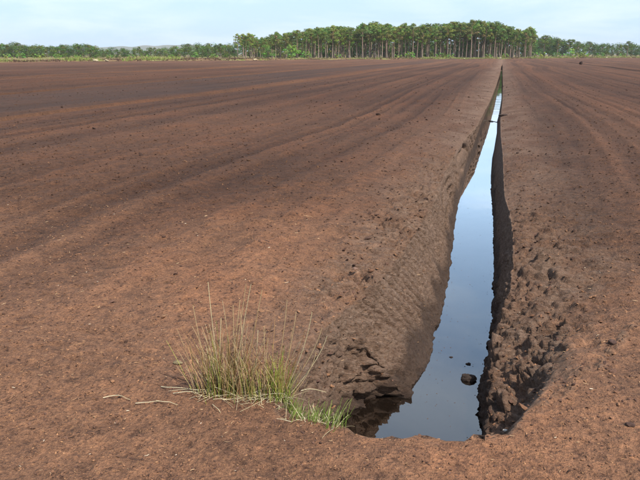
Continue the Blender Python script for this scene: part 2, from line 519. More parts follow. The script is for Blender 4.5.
    disp += flat * m * (0.015 * n3 * keep(0.045) + 0.011 * n4 * keep(0.022))
    pits = np.clip(vnoise(X * 14, Y * 14, 0 * X, 12) - 0.35, 0, 1)
    disp -= flat * m * 0.035 * pits * keep(0.07)
    disp += flat * cau * (0.004 * n3 + 0.004 * n4)
    # machine ridges along the fields
    wob = 0.55 * vnoise(Y * 0.055, X * 0.03, 0 * X, 13) + 0.05 * vnoise(Y * 0.6, X * 0.3, 0 * X, 14)
    uu = X + wob
    ridge = 0.55 * vnoise(uu * 0.95, Y * 0.010, 0 * X, 15) + 0.75 * vnoise(uu * 2.3, Y * 0.02, 0 * X, 16) + 0.62 * vnoise(uu * 5.0, Y * 0.05, 0 * X, 28) + 0.42 * vnoise(uu * 10.0, Y * 0.08, 0 * X, 30)
    ridge2 = ridge + 0.35 * vnoise(X * 2.2, Y * 0.9, 0 * X, 17)
    offd = sstep(0.4, 1.6, np.abs(X + 0.25)) * sstep(3.0, 4.8, Y)
    disp += flat * offd * 0.034 * ridge2
    disp += flat * m * sstep(3.6, 5.5, Y) * (0.016 * vnoise(X * 8.5, Y * 6, 0 * X, 36) * keep(0.15) + 0.018 * vnoise(X * 4, Y * 2.4, 0 * X, 37) * keep(0.4))
    # windrow of scraped peat lumps beside the drain
    P = P + Nn * disp[..., None]
    # beyond the field edge the peat dips under the heath
    P[..., 2] -= 1.2 * sstep(0.0, 6.0, heath_edge_signed(P[..., 0], P[..., 1]) - 2.0)
    # ---- masks for the material : wet, bank, streak
    wet = np.clip((WATER_Z + 0.075 + 0.05 * vnoise(X * 6, Y * 6, 0 * X, 18) - P[..., 2]) / 0.07, 0, 1) * 0.9
    wet = np.maximum(wet, 0.75 * np.clip((WATER_Z + 0.25 + 0.09 * vnoise(X * 4, Y * 4, 0 * X, 39) - P[..., 2]) / 0.12, 0, 1))
    for (c, w, dep) in SIDE_DITCHES:
        wet = np.maximum(wet, 0.75 * (1 - sstep(w * 0.2, w * 0.75, np.abs(X - c - 0.2))) * sstep(8, 12, Y))
    dark_strip = sstep(-21.5, -19.5, uu) * (1 - sstep(-13.6, -12.6, uu)) * (0.34 + 0.2 * vnoise(X * 0.5, Y * 0.1, 0 * X, 29))
    wet = np.maximum(wet, dark_strip)
    bankm = np.clip(slope * 3.0, 0, 1) * 0.95
    bankm = np.maximum(bankm, 0.75 * np.exp(-((X + 0.25) / 1.05) ** 2) * m * (0.6 + 0.5 * vnoise(X * 3, Y * 2, 0 * X, 19)))
    bankm = np.maximum(bankm, 0.8 * near_bank * (0.75 + 0.5 * vnoise(X * 4, Y * 4, 0 * X, 38)))
    bankm = np.clip(bankm, 0, 1) * (1 - 0.9 * sstep(2, 4, np.abs(X)))
    streak = 0.5 + 0.48 * ridge2 * offd + 0.10 * vnoise(X * 0.12, Y * 0.05, 0 * X, 20)
    field_shade = sstep(3.5, 7.2, Y + 0.8 * vnoise(X * 0.5, Y * 0.5, 0 * X, 26)) * 0.62 + 0.16 * sstep(12, 26, Y) - 0.24 * sstep(60, 130, Y)  # darker away from the causeway: shadowing of rough ground put into colour
    field_shade = np.clip(field_shade + 0.10 * vnoise(X * 0.3, Y * 0.12, 0 * X, 27) * sstep(5, 9, Y), 0, 1) * m
    streak = np.clip(streak, 0, 1)
    streak = np.where(m < 0.5, 0.52 + 0.22 * vnoise(X * 1.1, Y * 1.6, 0 * X, 23), streak)
    sunlit_line = (np.exp(-((X + 12.72) / 0.08) ** 2)) * sstep(9, 14, Y) * (0.6 + 0.6 * vnoise(Y * 0.5, X * 2, 0 * X, 24))  # sunlit far wall of the left side drain, painted as a pale line
    streak = np.clip(streak + 0.12 * sunlit_line, 0, 1)
    lipd = interp_tr(ll, Y.ravel()).reshape(Y.shape) - X
    crust = sstep(-0.02, 0.06, lipd) * (1 - sstep(0.25, 0.75, lipd)) * sstep(4.0, 4.6, Y) * (1 - sstep(7, 11, Y))
    crust = crust * np.clip(0.45 + 0.9 * vnoise(X * 5, Y * 4, 0 * X, 45), 0, 1)
    streak = np.clip(streak + 0.30 * crust, 0, 1)
    bankm = np.maximum(bankm, crust * 0.9); field_shade = field_shade * (1 - 0.8 * crust)
    cols = np.stack([wet, bankm, streak, 1 - field_shade], -1).reshape(-1, 4)
    C = U.shape[1]
    idx = np.arange(R * C, dtype=np.int32).reshape(R, C)
    faces = np.stack([idx[:-1, :-1], idx[:-1, 1:], idx[1:, 1:], idx[1:, :-1]], -1).reshape(-1, 4)
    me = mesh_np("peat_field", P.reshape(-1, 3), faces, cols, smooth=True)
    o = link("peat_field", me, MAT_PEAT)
    tag(o, "bare red-brown milled peat field cut by a water-filled drain", "peat field", kind="structure")
    return V, P

# edge of the bare peat, beyond it rough heath
HE_PX = [(-420, 64.0), (-150, 63.0), (0, 62.2), (120, 61.2), (300, 60.2), (503, 59.0), (640, 58.0), (760, 57.3), (1100, 56.5)]
he = np.array([px(x, y, 0.0) for x, y in HE_PX])
def heath_edge_signed(x, y):
    ve = np.interp(x, he[:, 0], he[:, 1])
    ve = ve + 2.5 * vnoise(np.asarray(x) * 0.05, 0 * np.asarray(x), 0 * np.asarray(x), 61)
    return y - ve

TV, TP = build_terrain()

def ground_z(x, y):
    """height of the peat at plan points (arrays or scalars)"""
    xs, ys = np.atleast_1d(np.asarray(x, float)), np.atleast_1d(np.asarray(y, float))
    r = np.clip(np.searchsorted(TV, ys), 1, len(TV) - 1)
    out = np.empty(len(xs))
    for rr in np.unique(r):
        k = r == rr
        out[k] = np.interp(xs[k], np.maximum.accumulate(TP[rr, :, 0]), TP[rr, :, 2])
    return out if np.ndim(x) else float(out[0])

# ------------------------------------------------------------------ water in the drain
def build_water():
    m, nt, N, L, b = new_mat("ditch_water")
    geo = N.new("ShaderNodeNewGeometry")
    mp = N.new("ShaderNodeMapping"); mp.inputs["Scale"].default_value = (1.0, 0.45, 1.0)
    L.new(geo.outputs["Position"], mp.inputs[0])
    n1 = noise(N, L, mp.outputs[0], 2.2, 2, 0.5)
    n2 = noise(N, L, mp.outputs[0], 26.0, 2, 0.5)
    h = math_n(N, L, 'ADD', math_n(N, L, 'MULTIPLY', n1.outputs["Fac"], 0.0030), math_n(N, L, 'MULTIPLY', n2.outputs["Fac"], 0.00012))
    bp = N.new("ShaderNodeBump"); bp.inputs["Strength"].default_value = 0.5; bp.inputs["Distance"].default_value = 1.0
    L.new(h, bp.inputs["Height"])
    # green tint over the far reach
    sp = N.new("ShaderNodeSeparateXYZ"); L.new(geo.outputs["Position"], sp.inputs[0])
    mr = N.new("ShaderNodeMapRange"); mr.inputs["From Min"].default_value = 26.5; mr.inputs["From Max"].default_value = 31
    L.new(sp.outputs["Y"], mr.inputs["Value"])
    nw = noise(N, L, geo.outputs["Position"], 1.6, 5, 0.6)
    rw = ramp(N, [(0.38, 0.0), (0.56, 1.0)]); L.new(nw.outputs["Fac"], rw.inputs[0])
    green_tint = math_n(N, L, 'MULTIPLY', mr.outputs[0], rw.outputs[0])
    green_tint = math_n(N, L, 'MULTIPLY', green_tint, 0.38)
    d = N.new("ShaderNodeBsdfDiffuse"); d.inputs["Color"].default_value = (0.007, 0.0045, 0.003, 1)
    g = N.new("ShaderNodeBsdfGlossy"); g.inputs["Roughness"].default_value = 0.015
    g.inputs["Color"].default_value = (1, 1, 1, 1)
    L.new(bp.outputs[0], g.inputs["Normal"])
    fr_ = N.new("ShaderNodeFresnel"); fr_.inputs["IOR"].default_value = 3.0
    L.new(bp.outputs[0], fr_.inputs["Normal"])
    ms = N.new("ShaderNodeMixShader")
    fm = N.new("ShaderNodeMath"); fm.operation = 'MULTIPLY_ADD'; fm.use_clamp = True
    fm.inputs[1].default_value = 5.4; fm.inputs[2].default_value = -1.22
    L.new(fr_.outputs[0], fm.inputs[0])
    L.new(fm.outputs[0], ms.inputs[0]); L.new(d.outputs[0], ms.inputs[1]); L.new(g.outputs[0], ms.inputs[2])
    dw = N.new("ShaderNodeBsdfDiffuse"); dw.inputs["Color"].default_value = (0.085, 0.105, 0.045, 1)
    m2 = N.new("ShaderNodeMixShader")
    L.new(green_tint, m2.inputs[0]); L.new(ms.outputs[0], m2.inputs[1]); L.new(dw.outputs[0], m2.inputs[2])
    L.new(m2.outputs[0], N["Material Output"].inputs["Surface"])
    ys = np.concatenate([np.arange(2.9, 8, 0.1), np.arange(8, 112, 1.0)])
    V_, F_ = [], []
    for i, y in enumerate(ys):
        a = interp_tr(fl, y) - 0.10; c = interp_tr(fr, y) + 0.08
        V_ += [(a, y, WATER_Z), (c, y, WATER_Z)]
        if i: F_.append((2 * i - 2, 2 * i - 1, 2 * i + 1, 2 * i))
    o = link("ditch_water", mesh_np("ditch_water", V_, F_), m)
    tag(o, "still dark peaty water reflecting the sky in the straight drain", "water", kind="structure")
build_water()

# ------------------------------------------------------------------ clods
def clod_mesh(name, r, seed, flat=0.6, tint=(0.10, 0.055, 0.038), sub=3):
    import bmesh
    bm = bmesh.new()
    bmesh.ops.create_icosphere(bm, subdivisions=sub, radius=1.0)
    co = np.array([v.co[:] for v in bm.verts])
    n = 0.34 * vnoise(co[:, 0] * 1.3 + seed * 7, co[:, 1] * 1.3, co[:, 2] * 1.3, seed) \
        + 0.20 * np.abs(vnoise(co[:, 0] * 3 + seed, co[:, 1] * 3, co[:, 2] * 3, seed + 1)) \
        + 0.10 * vnoise(co[:, 0] * 7, co[:, 1] * 7, co[:, 2] * 7, seed + 2)
    co = co * (1 + n)[:, None] * np.array([1.15, 0.9, flat]) * r
    f = np.array([[v.index for v in fa.verts] for fa in bm.faces])
    bm.free()
    base = np.array(tint)[None, :] * (1 + 0.3 * vnoise(co[:, 0] / r * 2, co[:, 1] / r * 2, co[:, 2] / r * 2, seed + 5))[:, None]
    return mesh_np(name, co, f, base, smooth=False)

def clod(pix, r, seed, label, cat="peat clod", tint=(0.10, 0.055, 0.038), flat=0.6, z=None, name="peat_clod", rz=0.0, sink=0.25):
    x, y = px(pix[0], pix[1], 0.0 if z is None else z)
    if z is None:
        for _ in range(4):
            zz = ground_z(x, y); x, y = px(pix[0], pix[1], zz)
        z = zz + r * flat * (1 - sink) - r * flat * 0.2
    o = link(name, clod_mesh(name, r, seed, flat, tint), MAT_CRUMB, None, (x, y, z))
    o.rotation_euler = (0, 0, rz)
    tag(o, label, cat)
    return o
clod((468, 378), 0.044, 3, "dark rounded lump half sunk in the drain water", tint=(0.035, 0.024, 0.018), z=WATER_Z + 0.008)
clod((468.5, 364), 0.016, 5, "small dark scrap floating just beyond the rounded lump in the drain", tint=(0.03, 0.02, 0.016), z=WATER_Z + 0.002, flat=0.5)
clod((451, 357), 0.011, 6, "tiny dark scrap floating alone in mid drain", tint=(0.03, 0.02, 0.016), z=WATER_Z + 0.002, flat=0.4)
clod((505, 431), 0.009, 8, "small white pebble at the near right end of the drain", "pebble", (0.62, 0.56, 0.48), 0.7, name="pebble")
clod((630, 426), 0.017, 9, "dark peat clod on smooth ground near the right edge", tint=(0.055, 0.030, 0.022))
clod((612, 343), 0.022, 10, "dark clod lodged on the edge of the right bank", tint=(0.07, 0.04, 0.03))
clod((503, 116), 0.10, 12, "dark lump in place of the dark notch in the right brink beside the green reach", tint=(0.04, 0.026, 0.02), flat=0.35)  # dark clod put where the bank has a dark recess
clod((581, 64.5), 0.22, 13, "dark upright lump beside the far right-hand drain", tint=(0.05, 0.03, 0.022), flat=1.3, sink=0.1)
clod((355, 269), 0.020, 15, "flat brown flake of peat left of the drain", tint=(0.17, 0.10, 0.07), flat=0.4)
clod((178, 363), 0.020, 16, "olive brown flat stone left of the rush tussock", "stone", (0.17, 0.13, 0.07), 0.35, name="stone")

# low bar of peat and sticks across the water
def bar_across():
    y = px(490, 121.5, WATER_Z)[1]
    a, c = interp_tr(fl, y) - 0.05, interp_tr(fr, y) + 0.05
    n = 40
    t = np.linspace(0, 1, n)
    V_, F_ = [], []
    ring = 8
    for i in range(n):
        x = a + (c - a) * t[i]
        yy = y + 0.16 * math.sin(t[i] * 5) + 0.1 * float(vnoise(t[i] * 9, 0, 0, 4))
        h = 0.018 + 0.02 * float(vnoise(t[i] * 8, 1, 0, 5))
        for j in range(ring):
            an = 2 * math.pi * j / ring
            V_.append((x, yy + 0.07 * math.cos(an), WATER_Z + h * 0.6 + 0.016 * math.sin(an)))
    for i in range(n - 1):
        for j in range(ring):
            F_.append((i * ring + j, i * ring + (j + 1) % ring, (i + 1) * ring + (j + 1) % ring, (i + 1) * ring + j))
    me = mesh_np("peat_bar", V_, F_, np.tile([[0.06, 0.045, 0.035]], (len(V_), 1)))
    tag(link("peat_bar", me, MAT_CRUMB), "thin bar of peat crossing the drain water below the green reach", "peat bar")
bar_across()

def floating_specks():
    R = random.Random(77)
    V_, F_ = [], []
    for i in range(260):
        y = 3.3 * (16 / 3.3) ** R.random()
        a, c = float(interp_tr(fl, y)), float(interp_tr(fr, y))
        t = R.random() ** 2.2 * 0.5
        x = a + (c - a) * (t if R.random() < 0.5 else 1 - t)
        r = R.uniform(0.0012, 0.0045); b0 = len(V_); k = 6; ph = R.uniform(0, 6)
        for j in range(k):
            q = r * R.uniform(0.6, 1.4)
            V_.append((x + q * math.cos(ph + j * 6.283 / k), y + 1.4 * q * math.sin(ph + j * 6.283 / k), WATER_Z + 0.0005))
        V_.append((x, y, WATER_Z + 0.0005 + 0.5 * r))
        for j in range(k): F_.append((b0 + j, b0 + (j + 1) % k, b0 + k))
    o = link("floating_peat_specks", mesh_np("floating_peat_specks", V_, F_, np.tile([[0.09, 0.05, 0.03]], (len(V_), 1))), MAT_CRUMB)
    tag(o, "tiny specks of peat floating along the edges of the drain water", "peat specks", kind="stuff")
floating_specks()

# ------------------------------------------------------------------ loose crumbs and fibres on the surface (uncountable)
def build_crumbs():
    n = 60000
    v = 2.1 * (48.0 / 2.1) ** (rng.random(n) ** 1.25)
    spread = np.minimum(v * 0.95 + 0.6, 30)
    u = -v * 0.27 + (rng.random(n) - 0.5) * 2 * spread
    # off the water
    ok = ~((u > interp_tr(fl, v) - 0.03) & (u < interp_tr(fr, v) + 0.03) & (v > 2.9))
    u, v = u[ok], v[ok]; n = len(u)
    z = ground_z(u, v)
    ok = (z > WATER_Z + 0.05) & ~((v > 4.4) & (u > interp_tr(ll, v) - 0.02) & (u < interp_tr(lr, v) + 0.02))
    u, v, z = u[ok], v[ok], z[ok]; n = len(u)
    s = 0.0035 * np.exp(0.50 * rng.standard_normal(n)) * (0.65 + 0.16 * np.minimum(v, 9) + 0.030 * np.maximum(v - 9, 0))
    s = np.minimum(s, 0.0016 * v + 0.0022)
    big = rng.random(n) < 0.005
    s = np.where(big, s * 2.3, s)
    onbank = (np.abs(u + 0.25) < 1.1) & (v > 3.2) & (v < 9) & (rng.random(n) < 0.35)
    s = np.where(onbank, s * (1.1 + 1.0 * rng.random(n)), s)
    white_ok = s < 0.0045
    crumb_set(u, v, z, s, white_ok, s < 0.0062, False, "peat_crumbs", "loose crumbs of dry peat strewn over the ground", "peat crumbs")
    crumb_set(u, v, z, s, white_ok, s >= 0.0062, True, "peat_lumps", "larger loose lumps of peat strewn over the ground", "peat lumps")
    fibres()

def crumb_set(u, v, z, s, white_ok, sel, ico, name, label, cat):
    u, v, z, s, white_ok = u[sel], v[sel], z[sel], s[sel], white_ok[sel]
    n = len(u)
    base = np.array([[1, 0, 0], [-1, 0, 0], [0, 1, 0], [0, -1, 0], [0, 0, 1], [0, 0, -1]], float)
    f = np.array([[0, 2, 4], [2, 1, 4], [1, 3, 4], [3, 0, 4], [2, 0, 5], [1, 2, 5], [3, 1, 5], [0, 3, 5]])
    if ico:
        g = 0.5257; h = 0.8507
        base = np.array([[-g, h, 0], [g, h, 0], [-g, -h, 0], [g, -h, 0], [0, -g, h], [0, g, h], [0, -g, -h], [0, g, -h], [h, 0, -g], [h, 0, g], [-h, 0, -g], [-h, 0, g]])
        f = np.array([[0, 11, 5], [0, 5, 1], [0, 1, 7], [0, 7, 10], [0, 10, 11], [1, 5, 9], [5, 11, 4], [11, 10, 2], [10, 7, 6], [7, 1, 8],
                      [3, 9, 4], [3, 4, 2], [3, 2, 6], [3, 6, 8], [3, 8, 9], [4, 9, 5], [2, 4, 11], [6, 2, 10], [8, 6, 7], [9, 8, 1]])
    K = len(base)
    a = rng.random(n) * 2 * np.pi
    tl = (rng.random(n) - 0.5) * 1.4
    st = np.stack([0.8 + 1.0 * rng.random(n), 0.6 + 0.5 * rng.random(n), 0.35 + 0.35 * rng.random(n)], -1) * s[:, None]
    P = base[None] * st[:, None, :] * (0.75 + 0.5 * rng.random((n, K, 1)))
    # tilt then turn
    ct, sn = np.cos(tl)[:, None], np.sin(tl)[:, None]
    x, y, zz = P[..., 0].copy(), P[..., 1].copy(), P[..., 2].copy()
    x, zz = ct * x - sn * zz, sn * x + ct * zz
    ca, sa = np.cos(a)[:, None], np.sin(a)[:, None]
    P = np.stack([ca * x - sa * y + u[:, None], sa * x + ca * y + v[:, None], zz + z[:, None] + 0.25 * s[:, None]], -1)
    pal = np.array([[0.075, 0.040, 0.028], [0.11, 0.058, 0.038], [0.16, 0.080, 0.044], [0.22, 0.112, 0.058], [0.32, 0.165, 0.080], [0.45, 0.36, 0.27]])
    pr = rng.choice(6, n, p=[0.19, 0.25, 0.29, 0.21, 0.057, 0.003])
    pr = np.where((pr == 5) & ~white_ok, 2, pr)
    if ico: pr = np.where(pr >= 4, 1, pr)
    c = pal[pr] * (0.8 + 0.4 * rng.random((n, 1)))
    c = c * (1 - 0.48 * sstep(4.0, 8.0, v))[:, None]  # crumbs darkened with distance to match the field's painted shade
    c = np.repeat(c[:, None, :], K, 1)
    F_ = (np.arange(n)[:, None, None] * K + f[None]).reshape(-1, 3)
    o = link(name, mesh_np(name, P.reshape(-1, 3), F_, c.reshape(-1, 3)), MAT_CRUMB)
    tag(o, label, cat, kind="stuff")

def fibres():
    # pale plant fibres and wood slivers
    n = 1700
    v = 2.1 * (6.5 / 2.1) ** rng.random(n)
    u = -v * 0.27 + (rng.random(n) - 0.5) * 2 * (v * 0.9 + 0.5)
    z = ground_z(u, v)
    ok = z > WATER_Z + 0.06
    u, v, z = u[ok], v[ok], z[ok]; n = len(u)
    Ln = 0.0068 * np.exp(0.50 * rng.standard_normal(n)) * (0.6 + 0.14 * v); W = 0.0011 * (0.6 + 0.22 * v) * (0.7 + 0.7 * rng.random(n))
    a = rng.random(n) * 2 * np.pi
    ca, sa = np.cos(a), np.sin(a)
    t = np.array([-1, 0, 1.0])
    bend = (rng.random(n) - 0.5) * 0.7
    lift = 0.35 * rng.random(n)
    pts = []
    for k in range(3):
        cx = Ln * t[k]; cy = Ln * bend * (1 - t[k] ** 2)
        for q, (oy, oz) in enumerate([(-1, 0), (1, 0), (0, 1.6)]):
            yy = cy + W * oy * (0.5 if k != 1 else 1)
            pts.append(np.stack([u + ca * cx - sa * yy, v + sa * cx + ca * yy,
                                 z + 0.004 + W * oz * (0.5 if k != 1 else 1) + np.maximum(0, t[k]) * lift * Ln], -1))
    P = np.stack(pts, 1)
    ff = []
    for k in range(2):
        for q in range(3):
            a0, b0 = k * 3 + q, k * 3 + (q + 1) % 3
            ff.append((a0, b0, b0 + 3, a0 + 3))
    F_ = (np.arange(n)[:, None, None] * 9 + np.array(ff)[None]).reshape(-1, 4)
    pal = np.array([[0.38, 0.25, 0.14], [0.32, 0.18, 0.09], [0.55, 0.45, 0.32], [0.22, 0.11, 0.06]])
    c = pal[rng.choice(4, n, p=[0.34, 0.34, 0.05, 0.27])] * (0.8 + 0.4 * rng.random((n, 1)))
    c = np.repeat(c[:, None, :], 9, 1)
    o = link("plant_fibres", mesh_np("plant_fibres", P.reshape(-1, 3), F_, c.reshape(-1, 3)), MAT_CRUMB)
    tag(o, "pale scraps of fibre scattered over the peat", "plant fibres", kind="stuff")
build_crumbs()

# ------------------------------------------------------------------ rushes
class Blades:
    """thin tapered three-sided stems along curved lines"""
    def __init__(self): self.V, self.F, self.C = [], [], []
    def add(self, pts, r0, r1, c0, c1):
        pts = [Vector(p) for p in pts]
        n = len(pts); b0 = len(self.V)
        for i, p in enumerate(pts):
            t = (pts[min(i + 1, n - 1)] - pts[max(i - 1, 0)])
            t = t.normalized() if t.length > 1e-9 else Vector((0, 0, 1))
            s = t.cross(Vector((0.3, 0.9, 0.31)))
            s = s.normalized() if s.length > 1e-6 else Vector((1, 0, 0))
            q = t.cross(s)
            f = i / (n - 1); r = r0 + (r1 - r0) * f
            for k in range(3):
                an = 2 * math.pi * k / 3
                self.V.append(tuple(p + s * (r * math.cos(an)) + q * (r * math.sin(an))))
                self.C.append([c0[j] + (c1[j] - c0[j]) * f for j in range(3)])
        for i in range(n - 1):
            for k in range(3):
                a, b = b0 + i * 3 + k, b0 + i * 3 + (k + 1) % 3
                self.F.append((a, b, b + 3, a + 3))
    def build(self, name, parent, origin):
        V_ = np.array(self.V) - np.array(origin)[None, :]
        return link(name, mesh_np(name, V_, self.F, np.array(self.C), True), MAT_RUSH, parent)

def stem_pts(base, h, lean, az, droop, n=7, kink=None):
    """stem of length h; lean in radians from the vertical toward azimuth az, bending further by droop"""
    p = Vector(base); pts = [p.copy()]
    for i in range(n):
        f = (i + 0.5) / n
        a = lean + droop * f * f
        if kink is not None and f > kink[0]: a += kink[1]
        d = Vector((math.sin(a) * math.cos(az), math.sin(a) * math.sin(az), math.cos(a)))
        p = p + d * (h / n); pts.append(p.copy())
    return pts

GREEN = [(0.20, 0.25, 0.038), (0.28, 0.31, 0.055), (0.37, 0.36, 0.09), (0.14, 0.18, 0.032)]
TAN = [(0.55, 0.40, 0.21), (0.60, 0.48, 0.28), (0.46, 0.27, 0.13), (0.36, 0.19, 0.09)]
STRAW = [(0.68, 0.58, 0.35), (0.74, 0.65, 0.44), (0.60, 0.50, 0.29)]

def rush(pix, label, n_green, n_dry, h_lo, h_hi, spread, stalks, greenness, seed, litter=26, name="rush_tussock", group=None):
    R = random.Random(seed)
    x, y = px(pix[0], pix[1], 0.0)
    z = ground_z(x, y)
    x, y = px(pix[0], pix[1], z)
    org = (x, y, z)
    root = empty(name, org)
    tag(root, label, "rush", group)
    # the tussock's long axis follows the photo's horizontal
    ax = Vector((math.cos(YAW), math.sin(YAW), 0)); ay = Vector((-math.sin(YAW), math.cos(YAW), 0))
    def base(k=1.0):
        a = R.gauss(0, spread[0] * 0.5) * k; b = R.gauss(0, spread[1] * 0.5) * k
        p = Vector((x, y, 0)) + ax * a + ay * b
        p.z = ground_z(p.x, p.y) - 0.012
        return p, a
    g = Blades()
    for i in range(n_green):
        p, a = base()
        h = R.uniform(h_lo, h_hi) * R.uniform(0.35, 0.75)
        az = R.uniform(0, 2 * math.pi) if R.random() < 0.5 else (YAW if a > 0 else YAW + math.pi)
        ln = abs(R.gauss(0.0, 0.13)) + 0.5 * abs(a)
        c = R.choice(GREEN); k = R.uniform(0.8, 1.25) * (1.45 if greenness > 0.6 else 1.05)
        c0 = [q * k for q in c]
        c1 = R.choice(TAN) if R.random() < (0.75 - 0.5 * greenness) else [q * 1.2 for q in c0]
        g.add(stem_pts(p, h, ln, az, R.uniform(0, 0.3)), R.uniform(0.0018, 0.0027), 0.0008, c0, c1)
    g.build("green_blades", root, org)["kind"] = "stuff"
    d = Blades()
    for i in range(n_dry):
        p, a = base(1.1)
        h = R.uniform(h_lo, h_hi) * R.uniform(0.35, 1.0)
        az = R.uniform(0, 2 * math.pi) if R.random() < 0.6 else (YAW if a > 0 else YAW + math.pi)
        c = R.choice(TAN); k = R.uniform(0.8, 1.2)
        d.add(stem_pts(p, h, abs(R.gauss(0.05, 0.2)) + 0.6 * abs(a), az, R.uniform(0, 0.5)), R.uniform(0.0017, 0.0025), 0.0010,
              [q * k for q in R.choice(TAN + GREEN[:1])], [q * k for q in c])
    d.build("dry_blades", root, org)["kind"] = "stuff"
    l = Blades()
    for i in range(litter):
        p, a = base(1.15)
        p.z += 0.016
        az = R.uniform(0, 2 * math.pi)
        h = R.uniform(0.06, 0.20)
        pts = stem_pts(p, h, R.uniform(1.15, 1.6), az, R.uniform(0.0, 0.5), 6)
        for q in pts: q.z = max(q.z, ground_z(q.x, q.y) + 0.006)
        l.add(pts, R.uniform(0.0012, 0.0021), 0.0008, R.choice(STRAW), R.choice(STRAW))
    if litter:
        l.build("straw_litter", root, org)["kind"] = "stuff"
    for (bx, tx, ty, bend, tone) in stalks:
        # long single stalks : base column, tip pixel, sideways bend
        bpx, bpy_ = px(bx, pix[1] + R.uniform(-4, 2), z)
        p0 = Vector((bpx, bpy_, ground_z(bpx, bpy_) - 0.01))
        dep = (p0 - Vector((0, 0, CAM_H))).length
        # tip: on the sight line of the tip pixel, at the stalk base's distance
        a, b = (tx - 320) / F_PX, -(ty - 240) / F_PX
        fw = math.cos(PITCH) + b * math.sin(PITCH); up = -math.sin(PITCH) + b * math.cos(PITCH)
        ff = (p0.x * -math.sin(YAW) + p0.y * math.cos(YAW)) + R.uniform(-0.03, 0.06)
        t = ff / fw
        r = a * t
        p1 = Vector((r * math.cos(YAW) - ff * math.sin(YAW), r * math.sin(YAW) + ff * math.cos(YAW), CAM_H + up * t))
        mid = (p0 + p1) / 2 + ax * bend + Vector((0, 0, abs(bend) * 0.5))
        pts = [(p0 * (1 - s) ** 2 + mid * 2 * s * (1 - s) + p1 * s * s) for s in [i / 9 for i in range(10)]]
        s_ = Blades()
        c = {'t': TAN[0], 's': STRAW[2], 'r': TAN[3], 'g': GREEN[1], 'b': TAN[2]}[tone]
        s_.add(pts, 0.0029, 0.0018, [q * 0.95 for q in c], [q * 1.15 for q in c])
        s_.build("stalk", root, org)
    return root

rush((226, 394), "tall rush tussock, brown tipped and bushy, on the causeway left of the drain", 115, 115, 0.30, 0.54, (0.135, 0.065),
     [(222, 208, 282, -0.01, 's'), (228, 246, 284, 0.01, 't'), (233, 251, 284, -0.01, 's'), (214, 193, 305, -0.02, 't'), (236, 262, 290, 0.02, 't'),
      (210, 199, 336, -0.01, 'r'), (229, 240, 300, 0.0, 't'), (240, 258, 312, 0.01, 'b'), (218, 221, 318, 0.0, 's'), (206, 203, 345, -0.02, 'b'),
      (243, 266, 330, 0.02, 't'), (225, 230, 325, 0.01, 'b'), (232, 237, 335, 0.0, 'r'), (220, 196, 358, -0.03, 's'), (205, 186, 338, -0.02, 'b'),
      (248, 272, 322, 0.02, 'r'), (238, 233, 305, -0.01, 't'), (216, 213, 330, 0.0, 'r')], 0.45, 101, litter=46)
rush((277, 398), "greener rush tussock at the lip of the drain, bending stalks to the right", 90, 34, 0.24, 0.42, (0.085, 0.045),
     [(272, 287, 300, 0.02, 't'), (276, 296, 312, 0.03, 't'), (281, 312, 312, 0.05, 's'), (284, 322, 328, 0.06, 't'), (270, 275, 318, 0.0, 'b'),
      (279, 305, 330, 0.03, 'r'), (268, 264, 326, -0.01, 't'), (286, 327, 336, 0.07, 's'), (280, 292, 335, 0.02, 'b'), (274, 283, 330, 0.02, 'r'),
      (287, 316, 352, 0.06, 't')], 0.8, 102, litter=22)
rush((256, 397), "sparse dry rush tuft between the brown tussock and the green one", 22, 30, 0.24, 0.42, (0.12, 0.05),
     [(254, 258, 330, 0.0, 's'), (260, 268, 338, 0.01, 't'), (252, 247, 344, -0.01, 'r')], 0.35, 103, litter=34)

def low_grass(pix, label, n, seed, spread, h):
    R = random.Random(seed)
    x, y = px(pix[0], pix[1], 0.0); z = ground_z(x, y); x, y = px(pix[0], pix[1], z); z = ground_z(x, y)
    root = empty("grass_tuft", (x, y, z)); tag(root, label, "grass tuft")
    ax = Vector((math.cos(YAW), math.sin(YAW), 0)); ay = Vector((-math.sin(YAW), math.cos(YAW), 0))
    b1, b2 = Blades(), Blades()
    for i in range(n):
        p = Vector((x, y, 0)) + ax * R.gauss(0, spread[0] * 0.5) + ay * R.gauss(0, spread[1] * 0.5)
        p.z = ground_z(p.x, p.y) - 0.01
        c = R.choice([(0.22, 0.33, 0.05), (0.28, 0.38, 0.07), (0.16, 0.27, 0.04), (0.38, 0.42, 0.12)])
        if R.random() < 0.7:
            b1.add(stem_pts(p, h * R.uniform(0.4, 1.1), abs(R.gauss(0.25, 0.25)), R.uniform(-0.6, 1.4), R.uniform(0, 0.7), 5), 0.0018, 0.0006, c, [q * 1.15 for q in c])
        else:
            b2.add(stem_pts(p, h * R.uniform(0.4, 1.0), R.uniform(0.4, 1.3), R.uniform(0, 6.28), R.uniform(0, 0.6), 5), 0.0018, 0.0008, R.choice(STRAW), R.choice(STRAW))
    b1.build("green_blades", root, (x, y, z))["kind"] = "stuff"
    b2.build("dry_blades", root, (x, y, z))["kind"] = "stuff"
low_grass((297, 410), "low yellow-green grass tuft on the brink just right of the green rushes", 170, 201, (0.13, 0.05), 0.11)
low_grass((315, 420), "low bright green grass tuft spilling over the drain end", 130, 202, (0.11, 0.04), 0.12)
low_grass((333, 427), "small bright grass sprig at the corner of the dark pool", 34, 203, (0.05, 0.03), 0.14)

